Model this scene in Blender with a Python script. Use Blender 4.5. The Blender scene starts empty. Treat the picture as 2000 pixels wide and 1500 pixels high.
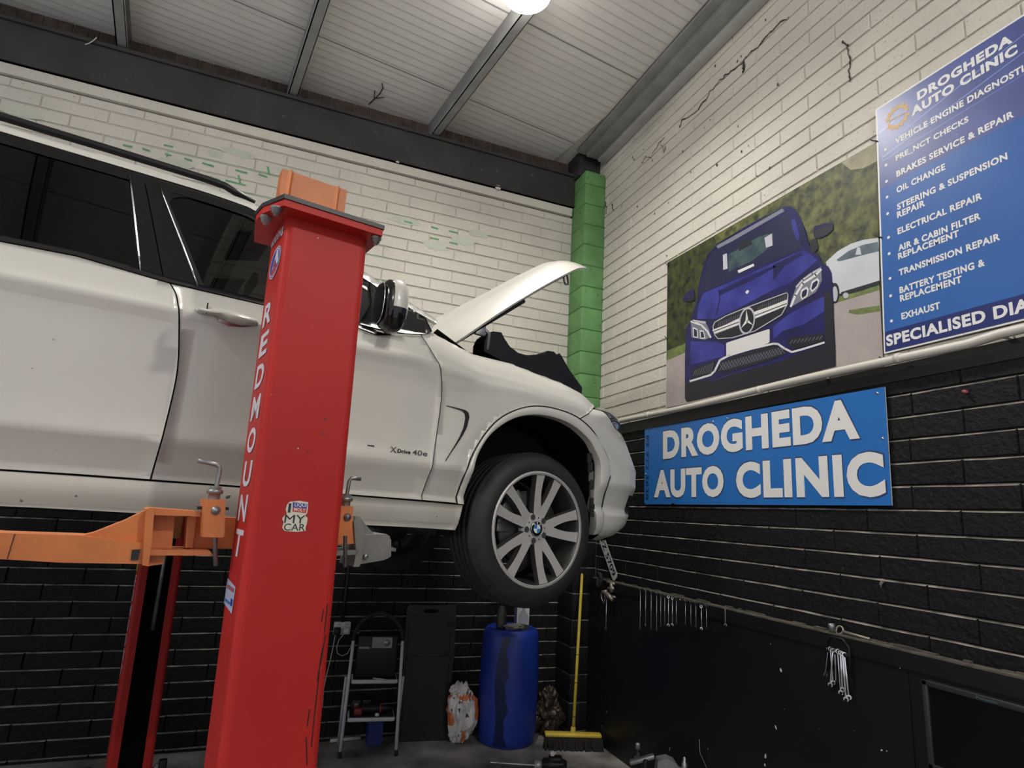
import bpy, bmesh, math, random
import numpy as np
from mathutils import Vector, Matrix
from math import sin, cos, pi, radians, sqrt, atan2
random.seed(7)
SC = bpy.context.scene
COL = SC.collection

# ------------------------------------------------------------------ camera, world, exposure
CAMH = 1.77
FPX = 1177.0
YAW, PITCH, ROLL = radians(-20.94), radians(12.25), radians(3.24)
CM = Matrix.Rotation(YAW, 3, 'Z') @ Matrix.Rotation(pi/2 + PITCH, 3, 'X') @ Matrix.Rotation(ROLL, 3, 'Z')
cam = bpy.data.objects.new('camera', bpy.data.cameras.new('camera'))
COL.objects.link(cam)
cam.data.sensor_fit = 'HORIZONTAL'; cam.data.sensor_width = 36.0
cam.data.lens = FPX/2000*36.0
cam.data.clip_start = 0.02; cam.data.clip_end = 100
cam.matrix_world = Matrix.Translation((0, 0, CAMH)) @ CM.to_4x4()
SC.camera = cam

wd = bpy.data.worlds.new('world'); SC.world = wd; wd.use_nodes = True
bg = wd.node_tree.nodes['Background']
bg.inputs['Color'].default_value = (0.90, 0.94, 1.0, 1); bg.inputs['Strength'].default_value = 0.80
SC.view_settings.view_transform = 'Standard'; SC.view_settings.look = 'None'
SC.view_settings.exposure = -0.14; SC.view_settings.gamma = 1.0
SC.view_settings.use_curve_mapping = False
LAMP_FRONT = Vector((1.19, 3.25, 5.33)); POWER_FRONT = 600.0
LAMP_REAR = Vector((1.66, -1.66, 4.45)); POWER_REAR = 960.0
POWER_FILL = 340.0

# ------------------------------------------------------------------ where things are: the room in metres
WX = 2.79      # right wall plane x
WY = 5.22      # back wall plane y
CZ = 5.50      # ceiling height
def ray(px, py):
    return CM @ Vector(((px-1000)/FPX, (750-py)/FPX, -1.0))
CAMP = Vector((0, 0, CAMH))
def RW(px, py, off=0.0):                      # a spot on the right wall, off metres proud of it
    d = ray(px, py); return CAMP + d*((WX-off)/d.x)
def BW(px, py, off=0.0):                      # on the back wall
    d = ray(px, py); return CAMP + d*((WY-off)/d.y)
def ZP(px, py, z=0.0):                        # on a horizontal plane
    d = ray(px, py); return CAMP + d*((z-CAMH)/d.z)
# the car's own frame: s forward, t to its right, z up (world height)
PSI = radians(12.0)
HD = Vector((cos(PSI), sin(PSI), 0)); NR = Vector((sin(PSI), -cos(PSI), 0))
WC = CAMP + ray(1050, 1033)*2.85               # front right wheel face centre
def CS(px, py, t):
    d = ray(px, py); k = (NR.dot(WC-CAMP) + (t-.94))/NR.dot(d)
    q = CAMP + d*k; return ((q-WC).dot(HD), q.z)
def CW(s, t, z):
    p = WC + HD*s + NR*(t-.94); return Vector((p.x, p.y, z))

# ------------------------------------------------------------------ materials
MATS = {}
def srgb(r, g, b):
    f = lambda c: c/12.92 if c <= .04045 else ((c+.055)/1.055)**2.4
    return (f(r/255), f(g/255), f(b/255))
def mat(name, col, rough=.5, metal=0.0, var=0.0, vscale=6.0, bump=0.0, bscale=60.0, coat=0.0, col2=None, spec=.5,
        specks=None, speck_scale=40.0, speck_lim=.66, emit=0.0, detail=6):
    m = bpy.data.materials.new(name); m.use_nodes = True
    nt = m.node_tree; N = nt.nodes; L = nt.links; p = N['Principled BSDF']
    p.inputs['Roughness'].default_value = rough; p.inputs['Metallic'].default_value = metal
    p.inputs['Specular IOR Level'].default_value = spec
    p.inputs['Coat Weight'].default_value = coat; p.inputs['Coat Roughness'].default_value = .06
    c = (*col, 1)
    tc = N.new('ShaderNodeNewGeometry')
    src = None
    if var > 0 or col2:
        nz = N.new('ShaderNodeTexNoise'); nz.inputs['Scale'].default_value = vscale; nz.inputs['Detail'].default_value = detail
        L.new(tc.outputs['Position'], nz.inputs['Vector'])
        rp = N.new('ShaderNodeValToRGB'); rp.color_ramp.elements[0].position = .32; rp.color_ramp.elements[1].position = .7
        d = col2 if col2 else tuple(x*(1-var) for x in col)
        rp.color_ramp.elements[0].color = (*d, 1); rp.color_ramp.elements[1].color = c
        L.new(nz.outputs['Fac'], rp.inputs['Fac']); src = rp.outputs['Color']
    if specks:
        n2 = N.new('ShaderNodeTexNoise'); n2.inputs['Scale'].default_value = speck_scale; n2.inputs['Detail'].default_value = 3
        L.new(tc.outputs['Position'], n2.inputs['Vector'])
        r2 = N.new('ShaderNodeValToRGB'); r2.color_ramp.elements[0].position = speck_lim; r2.color_ramp.elements[1].position = speck_lim+.04
        r2.color_ramp.elements[0].color = (0, 0, 0, 1); r2.color_ramp.elements[1].color = (1, 1, 1, 1)
        L.new(n2.outputs['Fac'], r2.inputs['Fac'])
        mx = N.new('ShaderNodeMix'); mx.data_type = 'RGBA'
        L.new(r2.outputs['Color'], mx.inputs['Factor'])
        if src: L.new(src, mx.inputs['A'])
        else: mx.inputs['A'].default_value = c
        mx.inputs['B'].default_value = (*specks, 1); src = mx.outputs['Result']
    if src: L.new(src, p.inputs['Base Color'])
    else: p.inputs['Base Color'].default_value = c
    if bump > 0:
        nb = N.new('ShaderNodeTexNoise'); nb.inputs['Scale'].default_value = bscale; nb.inputs['Detail'].default_value = 5
        L.new(tc.outputs['Position'], nb.inputs['Vector'])
        bp = N.new('ShaderNodeBump'); bp.inputs['Strength'].default_value = bump; bp.inputs['Distance'].default_value = .01
        L.new(nb.outputs['Fac'], bp.inputs['Height']); L.new(bp.outputs['Normal'], p.inputs['Normal'])
    if emit > 0:
        p.inputs['Emission Color'].default_value = c; p.inputs['Emission Strength'].default_value = emit
    MATS[name] = m
    return m
def glass(name, tint, gloss=.06):
    m = bpy.data.materials.new(name); m.use_nodes = True
    nt = m.node_tree; N = nt.nodes; L = nt.links; N.remove(N['Principled BSDF'])
    tr = N.new('ShaderNodeBsdfTransparent'); tr.inputs['Color'].default_value = (*tint, 1)
    gl = N.new('ShaderNodeBsdfGlossy'); gl.inputs['Roughness'].default_value = gloss*.3
    fr = N.new('ShaderNodeFresnel'); fr.inputs['IOR'].default_value = 1.45
    mx = N.new('ShaderNodeMixShader')
    L.new(fr.outputs['Fac'], mx.inputs['Fac']); L.new(tr.outputs['BSDF'], mx.inputs[1]); L.new(gl.outputs['BSDF'], mx.inputs[2])
    L.new(mx.outputs['Shader'], N['Material Output'].inputs['Surface'])
    MATS[name] = m; return m

mat('white_block', (.60, .565, .50), .75, var=.13, vscale=2.2, bump=.55, bscale=55, specks=(.33, .30, .265), speck_scale=75, speck_lim=.665)
mat('white_ledge', (.40, .37, .325), .9, var=.35, vscale=20, bump=.3)
mat('black_block', (.0058, .0058, .0070), .66, var=.4, vscale=3, bump=.8, bscale=45, specks=(.040, .038, .036), speck_scale=60, speck_lim=.70, spec=.28)
mat('black_ledge', (.36, .33, .295), .9, var=.8, vscale=9, bump=.3)
mat('green_paint', (.135, .31, .105), .6, var=.3, vscale=5, bump=.5, bscale=50, specks=(.06, .15, .05), speck_scale=22, speck_lim=.66)
mat('green_joint', (.055, .16, .05), .8)
mat('green_smear', (.13, .36, .17), .8, var=.3, vscale=30)
mat('green_wash', (.50, .525, .44), .8, var=.12, vscale=12, bump=.5, bscale=55)
mat('crack', (.045, .04, .037), .9)
mat('concrete_floor', (.40, .38, .36), .6, col2=(.055, .053, .052), vscale=2.6, bump=.35, bscale=30)
mat('ceiling_sheet', (.78, .755, .73), .6, var=.10, vscale=1.6)
mat('ceiling_groove', (.66, .635, .61), .7)
mat('steel_grey', (.32, .32, .315), .5, var=.25, vscale=7, metal=.0)
mat('steel_light', (.52, .52, .51), .5, var=.2, vscale=7)
mat('beam_paint', (.033, .032, .031), .7, var=.4, vscale=4, bump=.3, specks=(.09, .085, .08), speck_scale=14, speck_lim=.70)
mat('brown_brick', (.095, .068, .055), .9, var=.5, vscale=14, bump=.4)
mat('brick_joint', (.17, .15, .13), .9)
mat('red_paint', (.46, .022, .018), .5, var=.12, vscale=3, spec=.25)
mat('red_dark', (.24, .010, .018), .45, var=.3, vscale=6)
mat('black_paint', (.008, .008, .009), .45, var=.3)
mat('black_matte', (.004, .004, .004), .85, spec=.1)
mat('black_rubber', (.012, .012, .012), .75, var=.3, vscale=12)
mat('black_plastic', (.010, .010, .011), .42, var=.25, vscale=8, spec=.3)
mat('gloss_black', (.006, .006, .0065), .12, spec=.5)
mat('satin_black', (.007, .007, .0075), .32, spec=.25)
mat('orange_paint', (.66, .20, .055), .5, var=.28, vscale=7, specks=(.06, .04, .03), speck_scale=16, speck_lim=.70)
mat('grey_paint', (.24, .235, .22), .5, var=.35, vscale=9)
mat('zinc', (.55, .55, .54), .35, metal=.9, var=.3, vscale=30)
mat('chrome', (.75, .75, .76), .14, metal=1.0)
mat('dull_steel', (.34, .34, .34), .4, metal=.8, var=.4, vscale=25)
mat('car_white', (.585, .572, .520), .34, spec=.5, coat=.6, var=.05, vscale=3, specks=(.30, .28, .24), speck_scale=48, speck_lim=.735)
mat('car_white_dirty', (.54, .52, .46), .45, coat=.3, specks=(.12, .10, .08), speck_scale=26, speck_lim=.70)
mat('car_gap', (.004, .004, .004), .8)
mat('chrome_dark', (.40, .40, .41), .18, metal=1)
mat('tyre', (.0155, .0155, .016), .62, var=.3, vscale=14, bump=.15, bscale=80)
mat('tyre_groove', (.003, .003, .003), .9)
mat('rim_face', (.60, .585, .56), .38, metal=.35, var=.1)
mat('rim_dark', (.085, .083, .08), .45, metal=.5)
mat('brake', (.10, .095, .09), .5, metal=.6, var=.5, vscale=12)
mat('logo_blue', (.035, .20, .52), .4)
mat('logo_white', (.80, .80, .80), .4)
mat('lens', (.09, .095, .11), .08, coat=.8, var=.75, vscale=22)
mat('seat', (.022, .015, .014), .7)
mat('seat_tan', (.18, .115, .085), .7)
mat('headliner', (.12, .11, .10), .9)
mat('sign_blue', (.018, .155, .50), .42, var=.12, vscale=3)
mat('sign_edge', (.5, .5, .5), .5)
mat('sign_white', (.74, .73, .72), .5)
mat('sign_outline', (.03, .045, .12), .5)
mat('sign_navy', (.012, .02, .075), .5)
mat('list_blue', (.030, .125, .40), .35, col2=(.022, .085, .30), vscale=1.2)
mat('list_violet', (.085, .115, .33), .35, var=.25, vscale=5)
mat('list_navy', (.018, .028, .145), .35)
mat('list_streak', (.19, .26, .55), .35)
mat('gear_orange', (.60, .37, .14), .5)
mat('p_green', (.055, .070, .016), .55, col2=(.003, .005, .002), vscale=21, detail=8)
mat('p_green2', (.14, .15, .038), .55, col2=(.006, .010, .003), vscale=20, detail=8)
mat('p_haze', (.36, .32, .22), .55, col2=(.16, .14, .08), vscale=9)
mat('p_grass', (.18, .24, .07), .55, var=.5, vscale=25)
mat('p_road', (.40, .345, .33), .55, var=.12, vscale=12)
mat('p_blue', (.013, .012, .110), .4, col2=(.006, .006, .045), vscale=5)
mat('p_blue_hi', (.040, .050, .30), .4, col2=(.016, .016, .16), vscale=6)
mat('p_dark', (.012, .012, .02), .45)
mat('p_glass', (.014, .016, .055), .4)
mat('p_glass_green', (.06, .105, .095), .4, col2=(.02, .035, .07), vscale=16)
mat('p_white', (.66, .65, .64), .5)
mat('p_silver', (.45, .45, .50), .5)
mat('p_grey', (.17, .18, .23), .5)
mat('p_car_white', (.56, .585, .62), .5, var=.12, vscale=5)
mat('p_car_glass', (.12, .17, .21), .5, var=.5, vscale=14)
mat('pipe_white', (.60, .57, .51), .4)
mat('board_black', (.0065, .0065, .0085), .42, var=.4, vscale=3, bump=.12, bscale=12)
mat('chip_white', (.55, .55, .55), .7)
mat('dust', (.115, .105, .085), .95, var=.6, vscale=11, bump=.5)
mat('screen_black', (.004, .004, .005), .15)
mat('screen_frame', (.028, .028, .030), .4)
mat('teal_print', (.08, .16, .19), .5)
mat('red_led', (.16, .008, .012), .5)
mat('barrel_blue', (.010, .036, .29), .42, var=.15, vscale=3, bump=.12, bscale=10)
mat('barrel_stain', (.005, .012, .075), .35, var=.4, vscale=8)
mat('paper_white', (.60, .58, .56), .7, var=.12, vscale=20)
mat('box_purple', (.14, .11, .30), .6)
mat('bottle_grey', (.30, .30, .34), .5)
mat('bottle_dark', (.035, .030, .026), .45, var=.6, vscale=25)
mat('rag', (.20, .19, .165), .95, var=.5, vscale=30)
mat('bag_white', (.62, .59, .58), .45, var=.12, vscale=12)
mat('bag_orange', (.62, .17, .055), .5, var=.3, vscale=15)
mat('bag_dark', (.05, .045, .06), .5)
mat('bag_brown', (.060, .043, .030), .4, var=.75, vscale=12, bump=.5, bscale=20)
mat('broom_yellow', (.66, .49, .06), .5, var=.15, vscale=14)
mat('bristle', (.012, .010, .008), .9, var=.5, vscale=40)
mat('ladder_white', (.56, .56, .58), .45, var=.15, vscale=9)
mat('socket_white', (.62, .61, .60), .45, var=.15, vscale=20)
mat('cable_white', (.42, .41, .39), .5)
mat('plate_silver', (.30, .30, .30), .4, var=.4, vscale=18)
mat('tool_red', (.20, .015, .02), .45)
mat('blue_bin', (.012, .025, .16), .5)
mat('pinkish', (.35, .10, .10), .5)
mat('plate_white', (.46, .46, .45), .5)
mat('cream', (.66, .62, .52), .5)
mat('sticker_lilac', (.44, .46, .66), .5, var=.1, vscale=60)
mat('letter_white', (.62, .58, .66), .5)
mat('yellow_label', (.45, .33, .05), .5)
mat('lamp_body', (.3, .3, .3), .4, metal=.6)
mat('red_sticker', (.55, .05, .05), .5)
mat('emblem_blue', (.03, .05, .28), .5)
mat('jerry_silver', (.36, .37, .38), .35, metal=.5, var=.35, vscale=14)
mat('brass_grey', (.42, .38, .31), .4, metal=.6, var=.3, vscale=30)
glass('glass_dark', (.022, .024, .026))
glass('glass_clear', (.04, .041, .04))
glass('glass_front', (.7, .72, .70))
def lampmat(name, strength):
    m = bpy.data.materials.new(name); m.use_nodes = True
    N = m.node_tree.nodes; p = N['Principled BSDF']
    p.inputs['Base Color'].default_value = (1, 1, 1, 1)
    p.inputs['Emission Color'].default_value = (1.0, .965, .90, 1); p.inputs['Emission Strength'].default_value = strength
    MATS[name] = m
lampmat('lamp_glow_front', POWER_FRONT); lampmat('lamp_glow_rear', POWER_REAR); lampmat('lamp_glow_fill', POWER_FILL); lampmat('lamp_shade_glow', 20.0)

# ------------------------------------------------------------------ mesh builder
_TXT = {}
def text_geo(body, bold=0.0):
    k = (body, bold)
    if k in _TXT: return _TXT[k]
    cu = bpy.data.curves.new('txt', 'FONT'); cu.body = body; cu.offset = bold; cu.space_character = 1.0+bold*2.2; cu.resolution_u = 4
    ob = bpy.data.objects.new('txt', cu); COL.objects.link(ob)
    dg = bpy.context.evaluated_depsgraph_get(); dg.update()
    me = bpy.data.meshes.new_from_object(ob.evaluated_get(dg))
    V = [(v.co.x, v.co.y) for v in me.vertices]; F = [tuple(p.vertices) for p in me.polygons]
    bpy.data.objects.remove(ob); bpy.data.curves.remove(cu); bpy.data.meshes.remove(me)
    x0 = min(v[0] for v in V); x1 = max(v[0] for v in V); y0 = min(v[1] for v in V); y1 = max(v[1] for v in V)
    V = [((v[0]-x0)/(x1-x0), (v[1]-y0)/(y1-y0)) for v in V]
    _TXT[k] = (V, F, (x1-x0)/(y1-y0)); return _TXT[k]

class MB:
    def __init__(s): s.v = []; s.f = []; s.m = []; s.sm = []; s.mats = []
    def mi(s, name):
        if name not in s.mats: s.mats.append(name)
        return s.mats.index(name)
    def add(s, V, F, m, smooth=False):
        b = len(s.v); s.v += [tuple(v) for v in V]; i = s.mi(m)
        for f in F: s.f.append(tuple(b+k for k in f)); s.m.append(i); s.sm.append(smooth)
    def box(s, lo, hi, m, X=None, bevel=0.0):
        if bevel > 0: return s.bbox(lo, hi, m, X, bevel)
        (a, b, c), (d, e, f) = lo, hi
        V = [(a,b,c),(d,b,c),(d,e,c),(a,e,c),(a,b,f),(d,b,f),(d,e,f),(a,e,f)]
        F = [(0,3,2,1),(4,5,6,7),(0,1,5,4),(1,2,6,5),(2,3,7,6),(3,0,4,7)]
        if X is not None: V = [X @ Vector(v) for v in V]
        s.add(V, F, m)
    def bbox(s, lo, hi, m, X, r):
        bm = bmesh.new(); bmesh.ops.create_cube(bm, size=1)
        c = (Vector(lo)+Vector(hi))/2; d = Vector(hi)-Vector(lo)
        for v in bm.verts: v.co = Vector((v.co.x*d.x, v.co.y*d.y, v.co.z*d.z)) + c
        bmesh.ops.bevel(bm, geom=bm.edges[:], offset=min(r, min(d)*.45), segments=2, affect='EDGES', profile=.5)
        s.bm(bm, m, X, True)
    def bm(s, bm, m, X=None, smooth=True):
        bm.verts.index_update()
        V = [(X @ v.co) if X is not None else v.co.copy() for v in bm.verts]
        s.add(V, [tuple(v.index for v in f.verts) for f in bm.faces], m, smooth); bm.free()
    def prism(s, P, d, m, cap=True):           # planar loop P of 3D points, extruded along vector d
        n = len(P); d = Vector(d)
        V = [Vector(p) for p in P] + [Vector(p)+d for p in P]
        nrm = Vector((0,0,0))
        for i in range(n): nrm += V[i].cross(V[(i+1) % n])
        flip = nrm.dot(d) > 0
        F = []
        if cap: F += [tuple(range(n)), tuple(range(2*n-1, n-1, -1))]
        for i in range(n): j = (i+1) % n; F.append((i, i+n, j+n, j))
        if flip: F = [tuple(reversed(f)) for f in F]
        s.add(V, F, m)
    def poly(s, P, m):
        s.add(P, [tuple(range(len(P)))], m)
    def tube(s, P, r, m, seg=8, closed=False, cap=True):
        P = [Vector(p) for p in P]; n = len(P); V = []; F = []
        rr = r if isinstance(r, (list, tuple)) else [r]*n
        up = Vector((0,0,1)); prev = None
        for i in range(n):
            a = P[(i-1) % n] if (closed or i > 0) else P[i]; b = P[(i+1) % n] if (closed or i < n-1) else P[i]
            t = (b-a).normalized()
            if prev is None:
                x = t.cross(up if abs(t.z) < .9 else Vector((1,0,0))).normalized()
            else:
                x = (prev - t*prev.dot(t)).normalized()
            prev = x; y = t.cross(x)
            for k in range(seg):
                a2 = 2*pi*k/seg; V.append(P[i] + (x*cos(a2)+y*sin(a2))*rr[i])
        for i in range(n if closed else n-1):
            for k in range(seg):
                a = i*seg+k; b = i*seg+(k+1) % seg; c = ((i+1) % n)*seg+(k+1) % seg; d = ((i+1) % n)*seg+k
                F.append((a, b, c, d))
        if cap and not closed:
            F.append(tuple(range(seg-1, -1, -1))); F.append(tuple(range((n-1)*seg, n*seg)))
        s.add(V, F, m, True)
    def lathe(s, prof, X, m, seg=48, smooth=True, closed=False):   # prof: (radius, height along local z)
        V = []; F = []; n = len(prof)
        for (r, z) in prof:
            for k in range(seg):
                a = 2*pi*k/seg; V.append(X @ Vector((r*cos(a), r*sin(a), z)))
        for i in range(n if closed else n-1):
            for k in range(seg):
                j = (i+1) % n
                F.append((i*seg+k, i*seg+(k+1) % seg, j*seg+(k+1) % seg, j*seg+k))
        s.add(V, F, m, smooth)
    def grid(s, G, m, smooth=True, flip=False):
        r = len(G); c = len(G[0]); V = [p for row in G for p in row]; F = []
        for i in range(r-1):
            for j in range(c-1):
                q = (i*c+j, i*c+j+1, (i+1)*c+j+1, (i+1)*c+j); F.append(tuple(reversed(q)) if flip else q)
        s.add(V, F, m, smooth)
    def text(s, body, O, U, Vv, w, hgt, m, bold=0.0, grow=0.0):
        V, F, asp = text_geo(body, bold); O = Vector(O); U = Vector(U); Vv = Vector(Vv)
        if w is None: w = asp*hgt
        w2 = w+2*grow; h2 = hgt+2*grow
        s.add([O + U*(x*w2-grow) + Vv*(y*h2-grow) for x, y in V], F, m)
    def build(s, name, parent=None, loc=None, X=None):
        me = bpy.data.meshes.new(name)
        V = s.v
        if X is not None: V = [tuple(X @ Vector(v)) for v in V]
        if loc is not None: V = [(v[0]-loc[0], v[1]-loc[1], v[2]-loc[2]) for v in V]
        me.from_pydata(V, [], s.f)
        for k in s.mats: me.materials.append(MATS[k])
        me.polygons.foreach_set('material_index', s.m); me.polygons.foreach_set('use_smooth', s.sm)
        me.update()
        o = bpy.data.objects.new(name, me); COL.objects.link(o)
        if parent is not None: o.parent = parent
        elif loc is not None: o.location = loc
        return o

def tag(o, label=None, cat=None, group=None, kind=None):
    if label: o['label'] = label
    if cat: o['category'] = cat
    if group: o['group'] = group
    if kind: o['kind'] = kind
    return o
def thing(name, label, cat, loc=(0,0,0), rotz=0.0, group=None):
    o = bpy.data.objects.new(name, None); COL.objects.link(o); o.empty_display_size = .1
    o.location = loc; o.rotation_euler = (0, 0, rotz)
    return tag(o, label, cat, group)
def struct(mb, name, parent=None): return tag(mb.build(name, parent), kind='structure')
def MX(o, x, y, z):                             # matrix from origin and three axes
    x, y, z = Vector(x), Vector(y), Vector(z)
    return Matrix(((x.x, y.x, z.x, o[0]), (x.y, y.y, z.y, o[1]), (x.z, y.z, z.z, o[2]), (0, 0, 0, 1)))
def T3(v): return Matrix.Translation(v)
EX, EY, EZ = Vector((1,0,0)), Vector((0,1,0)), Vector((0,0,1))

# ================================================================== THE ROOM
def block_wall(mb, org, u, nrm, L, z0, z1, split, u0=0.0, jz=.03, white_ok=True, dash=None):
    org, u, nrm = Vector(org), Vector(u), Vector(nrm)
    P, LEN, J, D = .11, .45, .008, .011
    k = int((z0-jz)//P)
    while True:
        zb = jz + k*P; zt = zb + P
        if zb >= z1-.01: break
        a = max(zb, z0); b = min(zt, z1); off = (LEN/2 if k % 2 else 0.0) + random.uniform(-.03, .03) + u0
        w = (a+b)/2 > split
        mp, ml = ('white_block', 'white_ledge') if w else ('black_block', 'black_ledge')
        x = -off
        while x < L:
            l = max(x, 0); r = min(x+LEN, L); x += LEN
            if r-l < .03: continue
            d = random.uniform(-.0015, .0015); jt = lambda: random.uniform(-.0016, .0016)
            jj = J/2
            fl, frr = l+jj+.003, r-jj-.003
            n = max(1, int((frr-fl)/.09))
            # outer (at mortar depth) and front loops along the block
            top_f = [org + u*(fl+(frr-fl)*i/n) + EZ*(b-jj-.006+jt()) + nrm*d for i in range(n+1)]
            bot_f = [org + u*(fl+(frr-fl)*i/n) + EZ*(a+jj+.002+jt()) + nrm*d for i in range(n+1)]
            top_b = [org + u*(l+(r-l)*i/n) + EZ*(b-jj+.002+jt()) - nrm*D*.8 for i in range(n+1)]
            bot_b = [org + u*(l+(r-l)*i/n) + EZ*(a+jj-.002) - nrm*D for i in range(n+1)]
            V = top_f+bot_f+top_b+bot_b; m = n+1
            F = [(i+m, i+m+1, i+1, i) for i in range(n)]
            mm = mp
            mlq = ml
            if dash:
                c = org + u*((l+r)/2) + EZ*b
                q = dash(c, w)
                if q: mlq = q if random.random() < .75 else ml
            mb.add(V, F, mm, False)
            bb = len(mb.v)-len(V)
            def put(fs, mname):
                i2 = mb.mi(mname)
                for f in fs: mb.f.append(tuple(bb+q for q in f)); mb.m.append(i2); mb.sm.append(False)
            put([(i, i+1, 2*m+i+1, 2*m+i) for i in range(n)], mlq)
            put([(m+i+1, m+i, 3*m+i, 3*m+i+1) for i in range(n)], mp)
            put([(0, 2*m, 3*m, m), (n, m+n, 3*m+n, 2*m+n)], mp)
        k += 1
    for zz0, zz1, mm in ((z0, min(split, z1), 'black_block'), (max(split, z0), z1, 'white_block')):
        if zz1 <= zz0: continue
        b = org - nrm*.0095
        mb.add([b+EZ*zz0, b+u*L+EZ*zz0, b+u*L+EZ*zz1, b+EZ*zz1], [(0,1,2,3)] if u.cross(EZ).dot(nrm) > 0 else [(3,2,1,0)], mm)

# back wall (looks towards -y), from x=-5 to the right wall
def back_dash(c, w):
    if w and -1.9 < c.x < .3 and 3.95 < c.z < 4.75 and random.random() < .3: return 'green_smear'
    if w and .2 < c.x < 1.5 and 3.6 < c.z < 4.2 and random.random() < .22: return 'green_smear'
mb = MB(); block_wall(mb, (-5.2, WY, 0), EX, -EY, 5.2+WX, 0, 4.84, 2.45, dash=back_dash)
mb.box((-5.2, WY-.028, 4.845), (WX-.24, WY+.12, 4.93), 'white_block')
mb.box((-5.2, WY+.012, 0), (WX, WY+.16, 4.93), 'black_block')
wall_back = struct(mb, 'wall_back')
# patches of old green lettering ghosting through the white
mb = MB()
for (px, py, w, hh) in ((905, 470, .20, .08), (850, 480, .16, .08), (790, 430, .2, .075), (930, 455, .14, .07), (470, 300, .2, .07), (345, 318, .16, .07), (560, 335, .14, .06), (420, 300, .1, .07), (35, 218, .18, .08)):
    c = BW(px, py, .0035)
    P = []
    for i in range(14):
        a = 2*pi*i/14; P.append(c + EX*(cos(a)*w*random.uniform(.5, 1)) + EZ*(sin(a)*hh*random.uniform(.45, .62)))
    mb.poly(P[::-1] if False else P, 'green_wash')
for (x0, y0, x1, y1) in ((320,283,338,287),(322,300,335,304),(360,309,375,314),(395,318,418,325),(460,332,483,338),(400,343,430,352),(440,352,480,362),(505,340,522,346),(523,325,526,342),(466,342,469,358),(240,283,258,287),(278,290,293,295),(15,228,38,234),(790,432,805,436),(842,443,856,447),(877,451,894,455),(840,464,857,468),(878,473,894,477)):
    a, b = BW(x0, y0, .004), BW(x1, y1, .004)
    mb.poly([a-EZ*.008, b-EZ*.008, b+EZ*.008, a+EZ*.008] if abs(a.x-b.x) > .03 else [a-EX*.008, b-EX*.008, b+EX*.008, a+EX*.008], 'green_smear')
for q in range(3): pass
tag(mb.build('old_paint', wall_back), kind='structure')

# right wall
mb = MB(); block_wall(mb, (WX, WY, 0), -EY, -EX, WY+3.0, 0, CZ+.02, 2.61, u0=.12)
mb.box((WX+.012, -3.0, 0), (WX+.16, WY, CZ+.02), 'black_block')
mb.box((WX-.006, -3.0, 2.515), (WX+.02, WY-.3, 2.60), 'black_paint')
wall_right = struct(mb, 'wall_right')
mb = MB()
def crackline(pts, w):
    Q = []
    for (x0, y0), (x1, y1) in zip(pts[:-1], pts[1:]):
        n = 4
        for i in range(n):
            f = i/n; Q.append((x0+(x1-x0)*f+random.uniform(-3, 3)*.8, y0+(y1-y0)*f+random.uniform(-3, 3)*.8))
    Q.append(pts[-1])
    W = [RW(*q, .0045) for q in Q]
    for i, (a, b) in enumerate(zip(W[:-1], W[1:])):
        d = (b-a).normalized(); n = d.cross(EX)*w*random.uniform(.5, 1.3)
        mb.poly([a-n, b-n*.9, b+n*.9, a+n], 'crack')
crackline([(1326,248),(1330,235),(1358,222),(1372,200),(1392,172),(1412,152),(1432,136),(1452,122),(1462,105),(1478,92),(1500,70),(1520,48),(1540,33)], .006)
crackline([(1275,298),(1285,285),(1298,268)], .004)
crackline([(1250,318),(1262,305),(1272,310)], .003)
crackline([(1290,275),(1296,300),(1300,285)], .003)
crackline([(1452,122),(1455,135),(1450,140)], .012)
crackline([(1644,80),(1655,88),(1658,105),(1660,125),(1658,140),(1659,160)], .0055)
crackline([(1180,390),(1185,405),(1184,418)], .006)
crackline([(1196,398),(1199,412)], .007)
for k in range(46):
    px, py = random.uniform(1182, 1520), random.uniform(30, 520)
    if py < 345-(px-1150)*1.02+16: continue
    p = RW(px, py, .0045); r = random.uniform(.003, .010)
    mb.poly([p + EY*(cos(a)*r*random.uniform(.5, 1.2)) + EZ*(sin(a)*r*random.uniform(.7, 1.9)) for a in [-2*pi*i/7 for i in range(7)]], 'crack')
tag(mb.build('crack', wall_right), kind='structure')

# floor
mb = MB()
mb.box((-5.2, -5, -.2), (WX+.16, WY+.16, 0), 'concrete_floor')
struct(mb, 'floor')

# green corner pillar (built of the same blocks)
mb = MB()
PX, PYF = 2.562, 4.93
mb.box((PX+.005, PYF+.005, 2.1), (WX, WY, 5.23), 'green_joint'); mb.box((PX+.005, PYF+.005, 0), (WX, WY, 2.1), 'black_ledge')
k = 0
while .03+.22*(k-1) < 5.2:
    z0 = max(0, .03+.22*(k-1)); z1 = min(5.24, .03+.22*k)
    for (z0, z1, mm) in ([(z0, z1, 'green_paint')] if z0 > 2.1 else [(z0, z1, 'black_block')]):
        mb.box((PX, PYF, z0+.004), (WX-.004, WY-.002, z1-.004), mm, bevel=.006)
    k += 1
mb.box((PX-.02, PYF+.12, 5.24), (WX, WY+.12, CZ+.02), 'beam_paint')
struct(mb, 'trim_1')

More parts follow.
